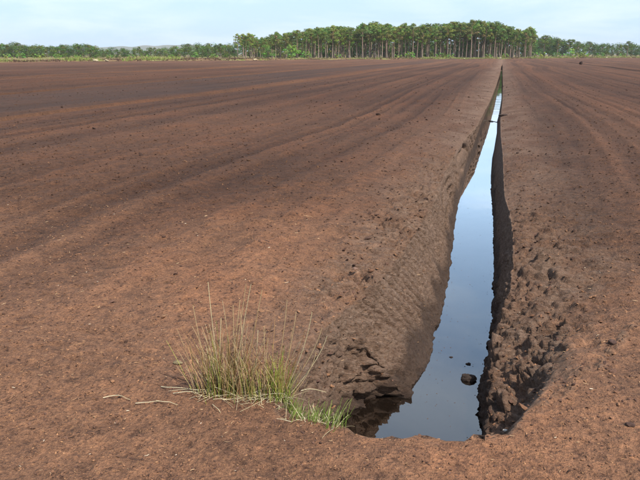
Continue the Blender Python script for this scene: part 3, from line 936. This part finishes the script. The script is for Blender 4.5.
# fallen straws on the causeway, each on its own
for (p0, p1, lab) in [((102, 396), (131, 397), "pale straw lying alone on the peat far left of the rushes"),
                      ((137, 400), (163, 402), "kinked pale straw on the peat left of the rushes"),
                      ((158, 398), (176, 405), "short pale straw crossing the kinked straw"),
                      ((162, 384), (200, 392), "long straw leaning out left from the rush tussock base"),
                      ((172, 394), (208, 396), "straw lying flat beside the left foot of the rushes"),
                      ((214, 402), (219, 414), "forked little straw in front of the rushes"),
                      ((300, 385), (327, 383), "bent pale straw arching over the brink right of the rushes")]:
    a = px(*p0); c = px(*p1)
    s_ = Blades(); pts = []
    for i in range(7):
        t = i / 6
        x = a[0] + (c[0] - a[0]) * t; y = a[1] + (c[1] - a[1]) * t + 0.02 * math.sin(t * 3.1 + len(lab))
        pts.append((x, y, max(ground_z(x, y), -0.05) + 0.006 + 0.012 * math.sin(t * 3.14)))
    s_.add(pts, 0.0028, 0.0018, STRAW[1], STRAW[0])
    o = s_.build("fallen_straw", None, pts[0]); o.location = pts[0]
    tag(o, lab, "straw")

# ------------------------------------------------------------------ heath beyond the peat
def build_heath():
    m, nt, N, L, b = new_mat("heath")
    geo = N.new("ShaderNodeNewGeometry")
    n1 = noise(N, L, geo.outputs["Position"], 0.09, 5, 0.6, 0.5)
    n2 = noise(N, L, geo.outputs["Position"], 1.2, 4, 0.6)
    r1 = ramp(N, [(0.30, (0.13, 0.075, 0.050)), (0.45, (0.18, 0.115, 0.06)), (0.56, (0.16, 0.16, 0.05)), (0.70, (0.30, 0.25, 0.12))])
    L.new(n1.outputs["Fac"], r1.inputs[0])
    r2 = ramp(N, [(0.3, 0.65), (0.7, 1.25)]); L.new(n2.outputs["Fac"], r2.inputs[0])
    L.new(mixc(N, L, 1.0, r1.outputs[0], r2.outputs[0], 'MULTIPLY'), b.inputs["Base Color"])
    b.inputs["Roughness"].default_value = 0.95
    b.inputs["Specular IOR Level"].default_value = 0.1
    xs = np.concatenate([-np.geomspace(4600, 260, 40), np.linspace(-255, 130, 380), np.geomspace(135, 4600, 40)])
    ds = np.concatenate([np.linspace(0, 14, 26), np.geomspace(15, 4300, 70)])
    X = np.repeat(xs[None, :], len(ds), 0)
    ve = np.interp(xs, he[:, 0], he[:, 1]) + 2.5 * vnoise(xs * 0.05, 0 * xs, 0 * xs, 61)
    Y = ve[None, :] + ds[:, None]
    D = np.repeat(ds[:, None], len(xs), 1)
    Z = -0.25 + 0.62 * sstep(0, 3.2, D) * (0.75 + 0.45 * vnoise(X * 0.11, Y * 0.11, 0 * X, 62)) + 0.10 * vnoise(X * 0.6, Y * 0.6, 0 * X, 63) * (D < 60)
    R, C = X.shape
    idx = np.arange(R * C, dtype=np.int32).reshape(R, C)
    F_ = np.stack([idx[:-1, :-1], idx[:-1, 1:], idx[1:, 1:], idx[1:, :-1]], -1).reshape(-1, 4)
    o = link("heath_ground", mesh_np("heath_ground", np.stack([X, Y, Z], -1).reshape(-1, 3), F_, None, True), m)
    tag(o, "rough heath and grass ground beyond the bare peat", "heath", kind="structure")
    return X, Y, Z
build_heath()
def heath_z(x, y):
    d = float(heath_edge_signed(np.array([x]), np.array([y]))[0])
    return -0.25 + 0.62 * float(sstep(0, 3.2, d)) * (0.75 + 0.45 * float(vnoise(x * 0.11, y * 0.11, 0, 62)))

# big ground sheet that closes off everything near and beside the field
def build_under():
    m, nt, N, L, b = new_mat("far_ground")
    geo = N.new("ShaderNodeNewGeometry")
    n1 = noise(N, L, geo.outputs["Position"], 0.02, 5, 0.6)
    r1 = ramp(N, [(0.35, (0.13, 0.07, 0.045)), (0.6, (0.12, 0.11, 0.05))]); L.new(n1.outputs["Fac"], r1.inputs[0])
    L.new(r1.outputs[0], b.inputs["Base Color"]); b.inputs["Roughness"].default_value = 1
    s = 4700
    me = mesh_np("far_ground", [(-s, -s, -2.4), (s, -s, -2.4), (s, s, -2.4), (-s, s, -2.4)], [(0, 1, 2, 3)])
    tag(link("far_ground", me, m), "open bog ground stretching to the horizon", "ground", kind="structure")
build_under()

# ------------------------------------------------------------------ grass and heather tufts along the field edge (one mass)
def build_edge_growth():
    V_, F_, C_ = [], [], []
    n = 22000
    xs = rng.uniform(-190, 75, n)
    dd = np.abs(rng.standard_normal(n)) ** 1.3 * 9 + rng.random(n) * 3
    ys = np.interp(xs, he[:, 0], he[:, 1]) + 2.5 * vnoise(xs * 0.05, 0 * xs, 0 * xs, 61) + dd
    zs = -0.25 + 0.62 * sstep(0, 3.2, dd) * (0.75 + 0.45 * vnoise(xs * 0.11, ys * 0.11, 0 * xs, 62))
    patch = vnoise(xs * 0.09, ys * 0.06, 0 * xs, 64) + 0.4 * vnoise(xs * 0.4, ys * 0.3, 0 * xs, 65)
    keepm = patch + rng.uniform(-0.35, 0.35, n) > -0.25
    xs, ys, zs, patch, dd = xs[keepm], ys[keepm], zs[keepm], patch[keepm], dd[keepm]
    n = len(xs)
    pal = np.array([[0.40, 0.33, 0.17], [0.30, 0.27, 0.12], [0.30, 0.36, 0.085], [0.15, 0.085, 0.058], [0.20, 0.15, 0.07]])
    left = sstep(-40, -110, -(-xs)) if False else np.clip((-xs - 20) / 70, 0, 1)
    for i in range(n):
        h = (0.22 + 0.40 * rng.random()) * (0.6 + 0.5 * (patch[i] > 0.2)) * (1 + 0.5 * left[i])
        w = 0.25 + 0.4 * rng.random()
        k = rng.random()
        if patch[i] > 0.35: c = pal[0] if k < 0.45 else pal[2]
        elif patch[i] > 0.0: c = pal[2] if k < 0.5 + 0.3 * left[i] else pal[1] if k < 0.8 else pal[4]
        else: c = pal[3] if k < 0.7 else pal[4]
        c = c * (0.75 + 0.5 * rng.random())
        b0 = len(V_)
        for q in range(3):
            a = rng.random() * 6.28
            dx, dy = math.cos(a) * w * 0.5, math.sin(a) * w * 0.5
            ox, oy = (rng.random(2) - 0.5) * w
            V_ += [(xs[i] + ox - dx * 0.5, ys[i] + oy - dy * 0.5, zs[i] - 0.06), (xs[i] + ox + dx * 0.5, ys[i] + oy + dy * 0.5, zs[i] - 0.06),
                   (xs[i] + ox * 1.6 + (rng.random() - 0.5) * 0.3, ys[i] + oy * 1.6, zs[i] + h * (0.6 + 0.5 * rng.random()))]
            F_.append((b0 + q * 3, b0 + q * 3 + 1, b0 + q * 3 + 2))
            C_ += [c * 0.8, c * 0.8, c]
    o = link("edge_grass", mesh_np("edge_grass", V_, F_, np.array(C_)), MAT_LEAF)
    tag(o, "mixed straw, heather and grass growing along the far field edge", "rough grass", kind="stuff")
build_edge_growth()

# ------------------------------------------------------------------ trees
def needle_material():
    m, nt, N, L, b = new_mat("pine_needles")
    att = N.new("ShaderNodeAttribute"); att.attribute_name = "tint"
    oi = N.new("ShaderNodeObjectInfo")
    r = ramp(N, [(0.0, (0.80, 0.86, 0.85)), (0.5, (1.0, 1.0, 1.0)), (1.0, (1.22, 1.12, 0.92))])
    L.new(oi.outputs["Random"], r.inputs[0])
    c = mixc(N, L, 1.0, att.outputs["Color"], r.outputs[0], 'MULTIPLY')
    L.new(c, b.inputs["Base Color"]); b.inputs["Roughness"].default_value = 0.7
    b.inputs["Specular IOR Level"].default_value = 0.15
    tr = N.new("ShaderNodeBsdfTranslucent"); L.new(c, tr.inputs[0])
    ms = N.new("ShaderNodeMixShader"); ms.inputs[0].default_value = 0.36
    L.new(b.outputs[0], ms.inputs[1]); L.new(tr.outputs[0], ms.inputs[2])
    L.new(ms.outputs[0], N["Material Output"].inputs["Surface"])
    return m
MAT_NEEDLE = needle_material()

def tube(V_, F_, C_, pts, radii, c0, c1, ring=6):
    b0 = len(V_)
    n = len(pts)
    for i, p in enumerate(pts):
        p = Vector(p)
        t = (Vector(pts[min(i + 1, n - 1)]) - Vector(pts[max(i - 1, 0)])).normalized()
        s = t.cross(Vector((0.1, 0.95, 0.2))).normalized(); q = t.cross(s)
        f = i / (n - 1)
        for k in range(ring):
            a = 2 * math.pi * k / ring
            V_.append(tuple(p + s * (radii[i] * math.cos(a)) + q * (radii[i] * math.sin(a))))
            C_.append([c0[j] + (c1[j] - c0[j]) * f for j in range(3)])
    for i in range(n - 1):
        for k in range(ring):
            F_.append((b0 + i * ring + k, b0 + i * ring + (k + 1) % ring, b0 + (i + 1) * ring + (k + 1) % ring, b0 + (i + 1) * ring + k))

def clump(R, V_, F_, C_, c, rad, n, size, col0, flat=0.7):
    for i in range(n):
        while True:
            d = Vector((R.uniform(-1, 1), R.uniform(-1, 1), R.uniform(-1, 1)))
            if 0.15 < d.length < 1: break
        d = d.normalized() * d.length ** 0.5
        p = Vector(c) + Vector((d.x * rad, d.y * rad, d.z * rad * flat))
        nrm = (d + Vector((R.gauss(0, .5), R.gauss(0, .5), R.gauss(0.3, .5)))).normalized()
        s = nrm.orthogonal().normalized(); s.rotate(Matrix.Rotation(R.uniform(0, 6.28), 3, nrm)); q = nrm.cross(s)
        e = size * R.uniform(0.6, 1.3)
        b0 = len(V_)
        k = R.uniform(0.75, 1.25)
        for (a, bb) in ((-1, -0.5), (1, -0.45), (0.15, 1.0)):
            V_.append(tuple(p + s * (a * e) + q * (bb * e) + nrm * R.uniform(-0.2, 0.2) * e))
            C_.append([x * k for x in col0])
        F_.append((b0, b0 + 1, b0 + 2))

def pine_meshes(seed, H, crown_from, crown_w, lean=0.0, dens=1.0, tint=(0.040, 0.075, 0.020)):
    R = random.Random(seed)
    V_, F_, C_ = [], [], []
    path, rad = [], []
    n = 9
    bx, by = R.gauss(0, 0.10), R.gauss(0, 0.10)
    for i in range(n + 1):
        f = i / n
        path.append((bx * math.sin(f * 4) + lean * H * f * f, by * math.sin(f * 3), H * 0.96 * f - 0.2 * (i == 0)))
        rad.append(0.19 * (1 - f) ** 0.75 + 0.025)
    tube(V_, F_, C_, path, rad, (0.24, 0.185, 0.15), (0.31, 0.185, 0.115), 7)
    cV, cF, cC = [], [], []
    nl = int(15 * dens + 5)
    for j in range(nl):
        f = crown_from + (1 - crown_from) * (j + R.random()) / nl
        k = min(int(f * n), n - 1); fr_ = f * n - k
        p0 = Vector(path[k]).lerp(Vector(path[k + 1]), fr_)
        az = j * 2.4 + R.uniform(-0.6, 0.6)
        g = (f - crown_from) / (1 - crown_from)
        ln = crown_w * (0.45 + 0.75 * math.sin(math.pi * min(1, 0.22 + 0.80 * g)) ** 0.8) * R.uniform(0.55, 1.15)
        if g > 0.93: ln *= 0.5
        tip = p0 + Vector((math.cos(az) * ln, math.sin(az) * ln, ln * R.uniform(0.05, 0.5)))
        tube(V_, F_, C_, [p0, p0.lerp(tip, 0.5) + Vector((0, 0, 0.08)), tip], [0.05, 0.035, 0.012], (0.24, 0.14, 0.08), (0.14, 0.09, 0.05), 4)
        t_ = [q * R.uniform(0.75, 1.3) for q in tint]
        clump(R, cV, cF, cC, tip, R.uniform(0.55, 0.95), int(46 * dens), 0.20, t_, 0.62)
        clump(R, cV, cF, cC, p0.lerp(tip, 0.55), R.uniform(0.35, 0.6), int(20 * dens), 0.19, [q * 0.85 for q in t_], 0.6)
    top = Vector(path[-1])
    clump(R, cV, cF, cC, top, 0.7, int(40 * dens), 0.20, [q * 1.15 for q in tint], 0.9)
    # a few dead snags below the crown
    for j in range(5):
        f = R.uniform(0.3, crown_from)
        k = min(int(f * n), n - 1); p0 = Vector(path[k]).lerp(Vector(path[k + 1]), f * n - k)
        az = R.uniform(0, 6.28)
        tip = p0 + Vector((math.cos(az), math.sin(az), 0.2)) * R.uniform(0.4, 1.0)
        tube(V_, F_, C_, [p0, tip], [0.03, 0.01], (0.16, 0.13, 0.11), (0.12, 0.1, 0.09), 4)
    tm = mesh_np("trunk", V_, F_, np.array(C_), True); tm.materials.append(MAT_BARK)
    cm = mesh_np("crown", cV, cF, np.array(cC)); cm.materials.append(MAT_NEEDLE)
    return tm, cm

def broad_meshes(seed, H, W, low=0.12, tint=(0.07, 0.12, 0.03), dens=1.0, leaf=0.2):
    R = random.Random(seed)
    V_, F_, C_ = [], [], []
    tube(V_, F_, C_, [(0, 0, -0.2), (R.gauss(0, .1), R.gauss(0, .1), H * 0.4), (R.gauss(0, .2), R.gauss(0, .2), H * 0.8)], [0.03 * H * 0.5, 0.02 * H * 0.5, 0.02],
         (0.20, 0.16, 0.12), (0.16, 0.12, 0.09), 6)
    cV, cF, cC = [], [], []
    for j in range(int(22 * dens)):
        g = (j + R.random()) / (22 * dens)
        z = H * (low + (0.94 - low) * g)
        r = W * (0.35 + 0.65 * math.sin(math.pi * (0.18 + 0.75 * g))) * R.uniform(0.2, 1.0)
        az = R.uniform(0, 6.28)
        c = Vector((math.cos(az) * r, math.sin(az) * r, z))
        tube(V_, F_, C_, [(0, 0, max(0.1, z - 0.3 * H)), c], [0.012 * H * 0.5, 0.008], (0.18, 0.14, 0.10), (0.14, 0.1, 0.07), 4)
        t_ = [q * R.uniform(0.7, 1.3) for q in tint]
        clump(R, cV, cF, cC, c, 0.17 * H * R.uniform(0.6, 1.1), int(38), leaf * R.uniform(0.8, 1.2), t_, 0.8)
    tm = mesh_np("trunk", V_, F_, np.array(C_), True); tm.materials.append(MAT_BARK)
    cm = mesh_np("crown", cV, cF, np.array(cC)); cm.materials.append(MAT_NEEDLE)
    return tm, cm

PINES = [pine_meshes(300 + i, 1.0 * h, cf, cw, ln, 1.0, t) for i, (h, cf, cw, ln, t) in enumerate([
    (13.6, 0.60, 1.7, 0.0, (0.166, 0.230, 0.060)), (13.0, 0.56, 1.9, 0.015, (0.215, 0.273, 0.068)), (12.6, 0.64, 1.6, -0.01, (0.156, 0.219, 0.060)),
    (14.0, 0.62, 1.8, 0.0, (0.186, 0.245, 0.068)), (12.2, 0.52, 1.7, 0.02, (0.232, 0.285, 0.075)), (13.3, 0.66, 2.0, -0.015, (0.160, 0.224, 0.060)),
    (11.4, 0.42, 1.6, 0.0, (0.127, 0.186, 0.046)), (12.9, 0.58, 1.5, 0.01, (0.202, 0.259, 0.068)),
    (12.4, 0.16, 1.7, 0.0, (0.151, 0.210, 0.057)), (11.8, 0.22, 1.9, 0.01, (0.166, 0.219, 0.060))])]
PINE_H = [13.6, 13.0, 12.6, 14.0, 12.2, 13.3, 11.4, 12.9, 12.4, 11.8]
BROAD = [broad_meshes(400 + i, h, w, lo, t) for i, (h, w, lo, t) in enumerate([
    (7.5, 2.6, 0.15, (0.105, 0.152, 0.037)), (6.5, 2.4, 0.10, (0.128, 0.179, 0.046)), (8.2, 2.5, 0.18, (0.090, 0.138, 0.037)), (5.5, 2.3, 0.08, (0.143, 0.206, 0.048))])]
BROAD_H = [7.5, 6.5, 8.2, 5.5]
BUSH = [broad_meshes(500 + i, h, w, 0.04, t, 0.8, 0.16) for i, (h, w, t) in enumerate([
    (3.2, 2.0, (0.216, 0.338, 0.072)), (2.2, 1.9, (0.270, 0.338, 0.091)), (4.2, 1.8, (0.176, 0.297, 0.065))])]
BUSH_H = [3.2, 2.2, 4.2]

def plant_tree(name, meshes, x, y, s, rz, label, cat, group=None, wide=1.0):
    root = empty(name, (x, y, heath_z(x, y) - 0.05))
    root.scale = (s * wide, s * wide, s); root.rotation_euler = (0.035 * math.sin(x * 7.1 + y), 0.035 * math.sin(y * 5.3), rz)
    for nm, me in zip(("trunk", "crown"), meshes):
        o = bpy.data.objects.new(nm, me); col.objects.link(o); o.parent = root
    tag(root, label, cat, group)
    return root

ORD = ["first", "second", "third", "fourth", "fifth", "sixth", "seventh", "eighth", "ninth", "tenth", "eleventh", "twelfth", "thirteenth",
       "fourteenth", "fifteenth", "sixteenth", "seventeenth", "eighteenth", "nineteenth", "twentieth"]
def nth(i):
    if i < 20: return ORD[i]
    tens = {2: "twenty", 3: "thirty", 4: "forty", 5: "fifty"}[(i + 1) // 10]
    u = (i + 1) % 10
    return (tens[:-1] + "ieth") if u == 0 else tens + "-" + ORD[u - 1]

# outline of the stand's top in the photograph (column, row)
TOPS = np.array([(236, 32), (244, 30), (252, 33), (262, 36), (272, 32), (290, 30), (300, 28), (320, 26), (338, 24), (352, 26), (370, 20), (384, 22),
                 (400, 23), (420, 22), (440, 21), (460, 20), (476, 19), (492, 20), (505, 24), (515, 26), (532, 25)])
BASE_DEPTH = 262.0
def stand_depth(x):
    return np.interp(x, [236, 330, 420, 532], [225, 240, 256, 272])

def scale_for(x, depth, top, H):
    k = (240 - top) / F_PX
    h = depth * (k * math.cos(PITCH) - math.sin(PITCH)) / (math.cos(PITCH) + k * math.sin(PITCH)) + CAM_H
    return (h - 0.3) / (H + 0.35)

Rr = random.Random(55)
# front row, one by one from the left
fx = []
x = 238.0
while x < 533:
    fx.append(x)
    x += Rr.uniform(4.6, 7.6) if x > 300 else Rr.uniform(7.5, 11.5)
for i, x in enumerate(fx):
    k = Rr.randrange(8) if x > 260 else (6 if i % 2 else 4)
    d = stand_depth(x) + Rr.uniform(-3, 4)
    top = np.interp(x, TOPS[:, 0], TOPS[:, 1]) + Rr.uniform(-1.5, 5.5)
    s = scale_for(x, d, top, PINE_H[k])
    X, Y = at_depth(x, d)
    if i == 0: lab = "leftmost pine of the tall stand, standing a little apart"
    elif i == len(fx) - 1: lab = "rightmost pine at the abrupt right end of the tall stand"
    else: lab = "tall pine, %s from the left in the stand's front row" % nth(i)
    plant_tree("pine_tree", PINES[k], X, Y, s, Rr.uniform(0, 6.28), lab, "pine", "front row pines of the tall stand", Rr.uniform(0.85, 1.1))
# rows behind
for row, (dd, step) in enumerate([(6, 6.5), (13, 6.5), (21, 7.0), (30, 6.0), (42, 5.0), (52, 5.0)]):
    x = 242.0 + Rr.uniform(0, 5)
    while x < 531:
        k = Rr.randrange(8) if row < 3 else Rr.choice([8, 9])
        if row in (1, 2) and Rr.random() < 0.15: k = Rr.choice([6, 8, 9])
        d = stand_depth(x) + dd + Rr.uniform(-2.5, 2.5)
        top = np.interp(x, TOPS[:, 0], TOPS[:, 1]) + Rr.uniform(-0.5, 4.5) + (2.5 if row > 2 else 0)
        X, Y = at_depth(x, d)
        if row > 3:
            k = Rr.randrange(4)
            plant_tree("leafy_tree", BROAD[k], X, Y, scale_for(x, d, Rr.uniform(35, 44), BROAD_H[k]), Rr.uniform(0, 6), "shaded leafy tree deep behind the tall pine trunks", "tree",
                       "leafy trees behind the pine stand", 1.2)
            x += Rr.uniform(4, 7)
            continue
        s = scale_for(x, d, top, PINE_H[k])
        plant_tree("pine_tree", PINES[k], X, Y, s, Rr.uniform(0, 6.28), "tall pine standing behind the front row of the stand", "pine",
                   "pines inside the tall stand", Rr.uniform(1.05, 1.35))
        x += Rr.uniform(step * 0.7, step * 1.3) * (1.35 if x < 300 else 1)

# left tree line, low and mixed
LT = np.array([(-60, 42), (0, 41), (20, 42), (35, 43), (55, 45), (75, 44), (90, 43), (97, 47), (120, 48), (135, 47), (160, 48), (180, 45), (200, 43), (215, 43), (236, 41)])
i = 0
x = -55.0
while x < 238:
    d = Rr.uniform(268, 300)
    top = np.interp(x, LT[:, 0], LT[:, 1]) + Rr.uniform(-0.8, 3.0)
    X, Y = at_depth(x, d)
    if Rr.random() < 0.3:
        k = 6; s = scale_for(x, d, top - 0.6, PINE_H[k]); plant_tree("pine_tree", PINES[k], X, Y, s, Rr.uniform(0, 6), "small pine, %s tree along the low left tree line" % nth(i) if i < 58 else "small pine near the end of the low left tree line", "pine", "low left tree line", 1.5)
    else:
        k = Rr.randrange(4); s = scale_for(x, d, top, BROAD_H[k]); plant_tree("leafy_tree", BROAD[k], X, Y, s, Rr.uniform(0, 6), "round leafy tree, %s tree along the low left tree line" % nth(i) if i < 58 else "leafy tree near the end of the low left tree line", "tree", "low left tree line", Rr.uniform(1.15, 1.6))
    i += 1
    x += Rr.uniform(3.4, 6.2)
# trees behind the left line
x = -60.0
while x < 240:
    d = Rr.uniform(315, 360)
    top = np.interp(x, LT[:, 0], LT[:, 1]) + Rr.uniform(-1.5, 3.0)
    X, Y = at_depth(x, d)
    k = Rr.randrange(4); s = scale_for(x, d, top, BROAD_H[k])
    plant_tree("leafy_tree", BROAD[k], X, Y, s, Rr.uniform(0, 6), "dark leafy tree behind the low left tree line", "tree", "trees behind the left line", Rr.uniform(1.3, 1.8))
    x += Rr.uniform(3.5, 7)

# right tree line
RT = np.array([(525, 34), (540, 35), (548, 34), (556, 36), (570, 39), (585, 40), (600, 42), (612, 43), (625, 41), (640, 42), (700, 42)])
i = 0
x = 530.0
while x < 690:
    d = Rr.uniform(330, 370)
    top = np.interp(x, RT[:, 0], RT[:, 1]) + Rr.uniform(-0.8, 2.6)
    X, Y = at_depth(x, d)
    k = Rr.choice([6, 4, 0]) if Rr.random() < 0.45 else None
    if k is not None:
        s = scale_for(x, d, top, PINE_H[6]); plant_tree("pine_tree", PINES[6], X, Y, s, Rr.uniform(0, 6), "dark pine, %s tree right of the tall stand" % nth(i), "pine", "far right tree line", 1.5)
    else:
        k = Rr.choice([0, 2]); s = scale_for(x, d, top, BROAD_H[k]); plant_tree("leafy_tree", BROAD[k], X, Y, s, Rr.uniform(0, 6), "dark leafy tree, %s tree right of the tall stand" % nth(i), "tree", "far right tree line", Rr.uniform(1.0, 1.3))
    i += 1
    x += Rr.uniform(3.5, 6.0)
x = 528.0
while x < 700:
    d = Rr.uniform(380, 420)
    top = np.interp(x, RT[:, 0], RT[:, 1]) + Rr.uniform(0, 3.0)
    X, Y = at_depth(x, d)
    k = Rr.choice([0, 2]); s = scale_for(x, d, top, BROAD_H[k])
    plant_tree("leafy_tree", BROAD[k], X, Y, s, Rr.uniform(0, 6), "dark leafy tree behind the far right tree line", "tree", "trees behind the right line", Rr.uniform(1.1, 1.5))
    x += Rr.uniform(3.5, 6)

# bright bushes at the foot of the trees
BX = [(-20, 2, 49), (8, 1, 52), (22, 0, 51), (40, 1, 52), (58, 0, 52), (78, 1, 53), (110, 1, 53), (132, 1, 53), (150, 1, 53), (172, 1, 53), (196, 0, 51), (214, 1, 52),
      (268, 2, 43), (292, 0, 43), (306, 0, 50), (338, 1, 53), (410, 0, 50), (398, 1, 53), (440, 1, 51), (450, 1, 52), (488, 1, 53), (505, 1, 53), (540, 1, 50), (556, 0, 51), (570, 0, 47), (583, 1, 50), (600, 1, 51), (622, 1, 52), (660, 1, 52)]
for j, (x, k, top) in enumerate(BX):
    d = stand_depth(x) - 6 if 236 < x < 532 else (250 if x < 236 else 315)
    X, Y = at_depth(x, d)
    s = scale_for(x, d, top, BUSH_H[k])
    s = max(s, 0.6)
    where = "at the foot of the low left trees" if x < 236 else ("at the foot of the tall pines" if x < 532 else "below the far right trees")
    same = [b for b in BX if (b[0] < 236) == (x < 236) and (b[0] > 532) == (x > 532)]
    plant_tree("bush", BUSH[k], X, Y, s, j * 1.3, "bright green bush %s, %s from the left" % (where, nth(sorted(same).index((x, k, top)))), "bush",
               "bright bushes below the trees", 1.25)

# pale stones and heaps by the far edge
for j, (x, y, r, lab, nm, t) in enumerate([
        (96, 61.3, 0.6, "pale straw coloured heap at the far left field edge", "heap", (0.36, 0.31, 0.18)),
        (107, 61.9, 0.5, "smaller pale heap right of the straw coloured one", "heap", (0.33, 0.27, 0.16)),
        (500, 57.8, 0.35, "whitish stone by the far end of the drain line", "stone", (0.44, 0.38, 0.29)),
        (464, 58.2, 0.3, "small whitish stone left of the far end of the drain line", "stone", (0.40, 0.33, 0.24)),
        (255, 60.8, 0.5, "tan tuft-like heap on the edge below the leftmost pine", "heap", (0.42, 0.34, 0.20)),
        (606, 57.8, 0.4, "pale stone at the far right field edge", "stone", (0.40, 0.33, 0.24))]):
    d = 60.0
    while float(heath_edge_signed(*(np.array([q]) for q in at_depth(x, d)))[0]) < 1.6: d += 0.5
    X, Y = at_depth(x, d)
    o = link(nm if nm == "stone" else "grass_heap", clod_mesh(nm, r, 30 + j, 0.55, t, 2), MAT_CRUMB, None, (X, Y, heath_z(X, Y) + 0.18))
    tag(o, lab, nm)

# ------------------------------------------------------------------ far hills
def build_hills():
    m, nt, N, L, b = new_mat("hill")
    geo = N.new("ShaderNodeNewGeometry")
    n1 = noise(N, L, geo.outputs["Position"], 0.004, 4, 0.6)
    r1 = ramp(N, [(0.35, (0.07, 0.09, 0.05)), (0.65, (0.11, 0.10, 0.06))]); L.new(n1.outputs["Fac"], r1.inputs[0])
    L.new(r1.outputs[0], b.inputs["Base Color"]); b.inputs["Roughness"].default_value = 1
    prof = np.array([(40, 54), (85, 50), (96, 46.5), (110, 45.5), (122, 45.6), (135, 45), (150, 44.2), (165, 44.2), (180, 43.8), (195, 43.8), (215, 45.5), (245, 50), (300, 54)])
    D0 = 3600.0
    xs = np.linspace(30, 310, 120)
    rows = np.linspace(-1, 1, 13)
    V_, F_ = [], []
    for i, r in enumerate(rows):
        for x in xs:
            top = np.interp(x, prof[:, 0], prof[:, 1])
            h = (HORIZON_Y - top) / F_PX * D0 * 0.90 + 4 * float(vnoise(x * 0.09, r * 2, 0, 71))
            d = D0 + r * 600
            X, Y = at_depth(x, d)
            V_.append((X, Y, max(-2.5, h * math.cos(r * math.pi / 2) ** 1.2 - 2.5)))
    n = len(xs)
    for i in range(len(rows) - 1):
        for j in range(n - 1):
            F_.append((i * n + j, i * n + j + 1, (i + 1) * n + j + 1, (i + 1) * n + j))
    tag(link("hills", mesh_np("hills", V_, F_, None, True), m), "low blue hills far away beyond the left trees", "hills", kind="structure")
build_hills()

# ------------------------------------------------------------------ air
def build_haze():
    import bmesh
    bm = bmesh.new(); bmesh.ops.create_cube(bm, size=1.0)
    for v in bm.verts:
        v.co.x *= 9600; v.co.y *= 9600
        v.co.z = 90 if v.co.z > 0 else -4
    me = bpy.data.meshes.new("haze"); bm.to_mesh(me); bm.free()
    m = bpy.data.materials.new("haze"); m.use_nodes = True
    nt = m.node_tree; nt.nodes.clear()
    out = nt.nodes.new("ShaderNodeOutputMaterial")
    v = nt.nodes.new("ShaderNodeVolumePrincipled")
    v.inputs["Color"].default_value = (0.93, 0.97, 1.0, 1)
    v.inputs["Density"].default_value = 0.00014
    v.inputs["Anisotropy"].default_value = 0.0
    nt.links.new(v.outputs[0], out.inputs["Volume"])
    o = link("haze", me, m)
    tag(o, "thin pale summer haze over the whole bog", "haze", kind="stuff")
build_haze()
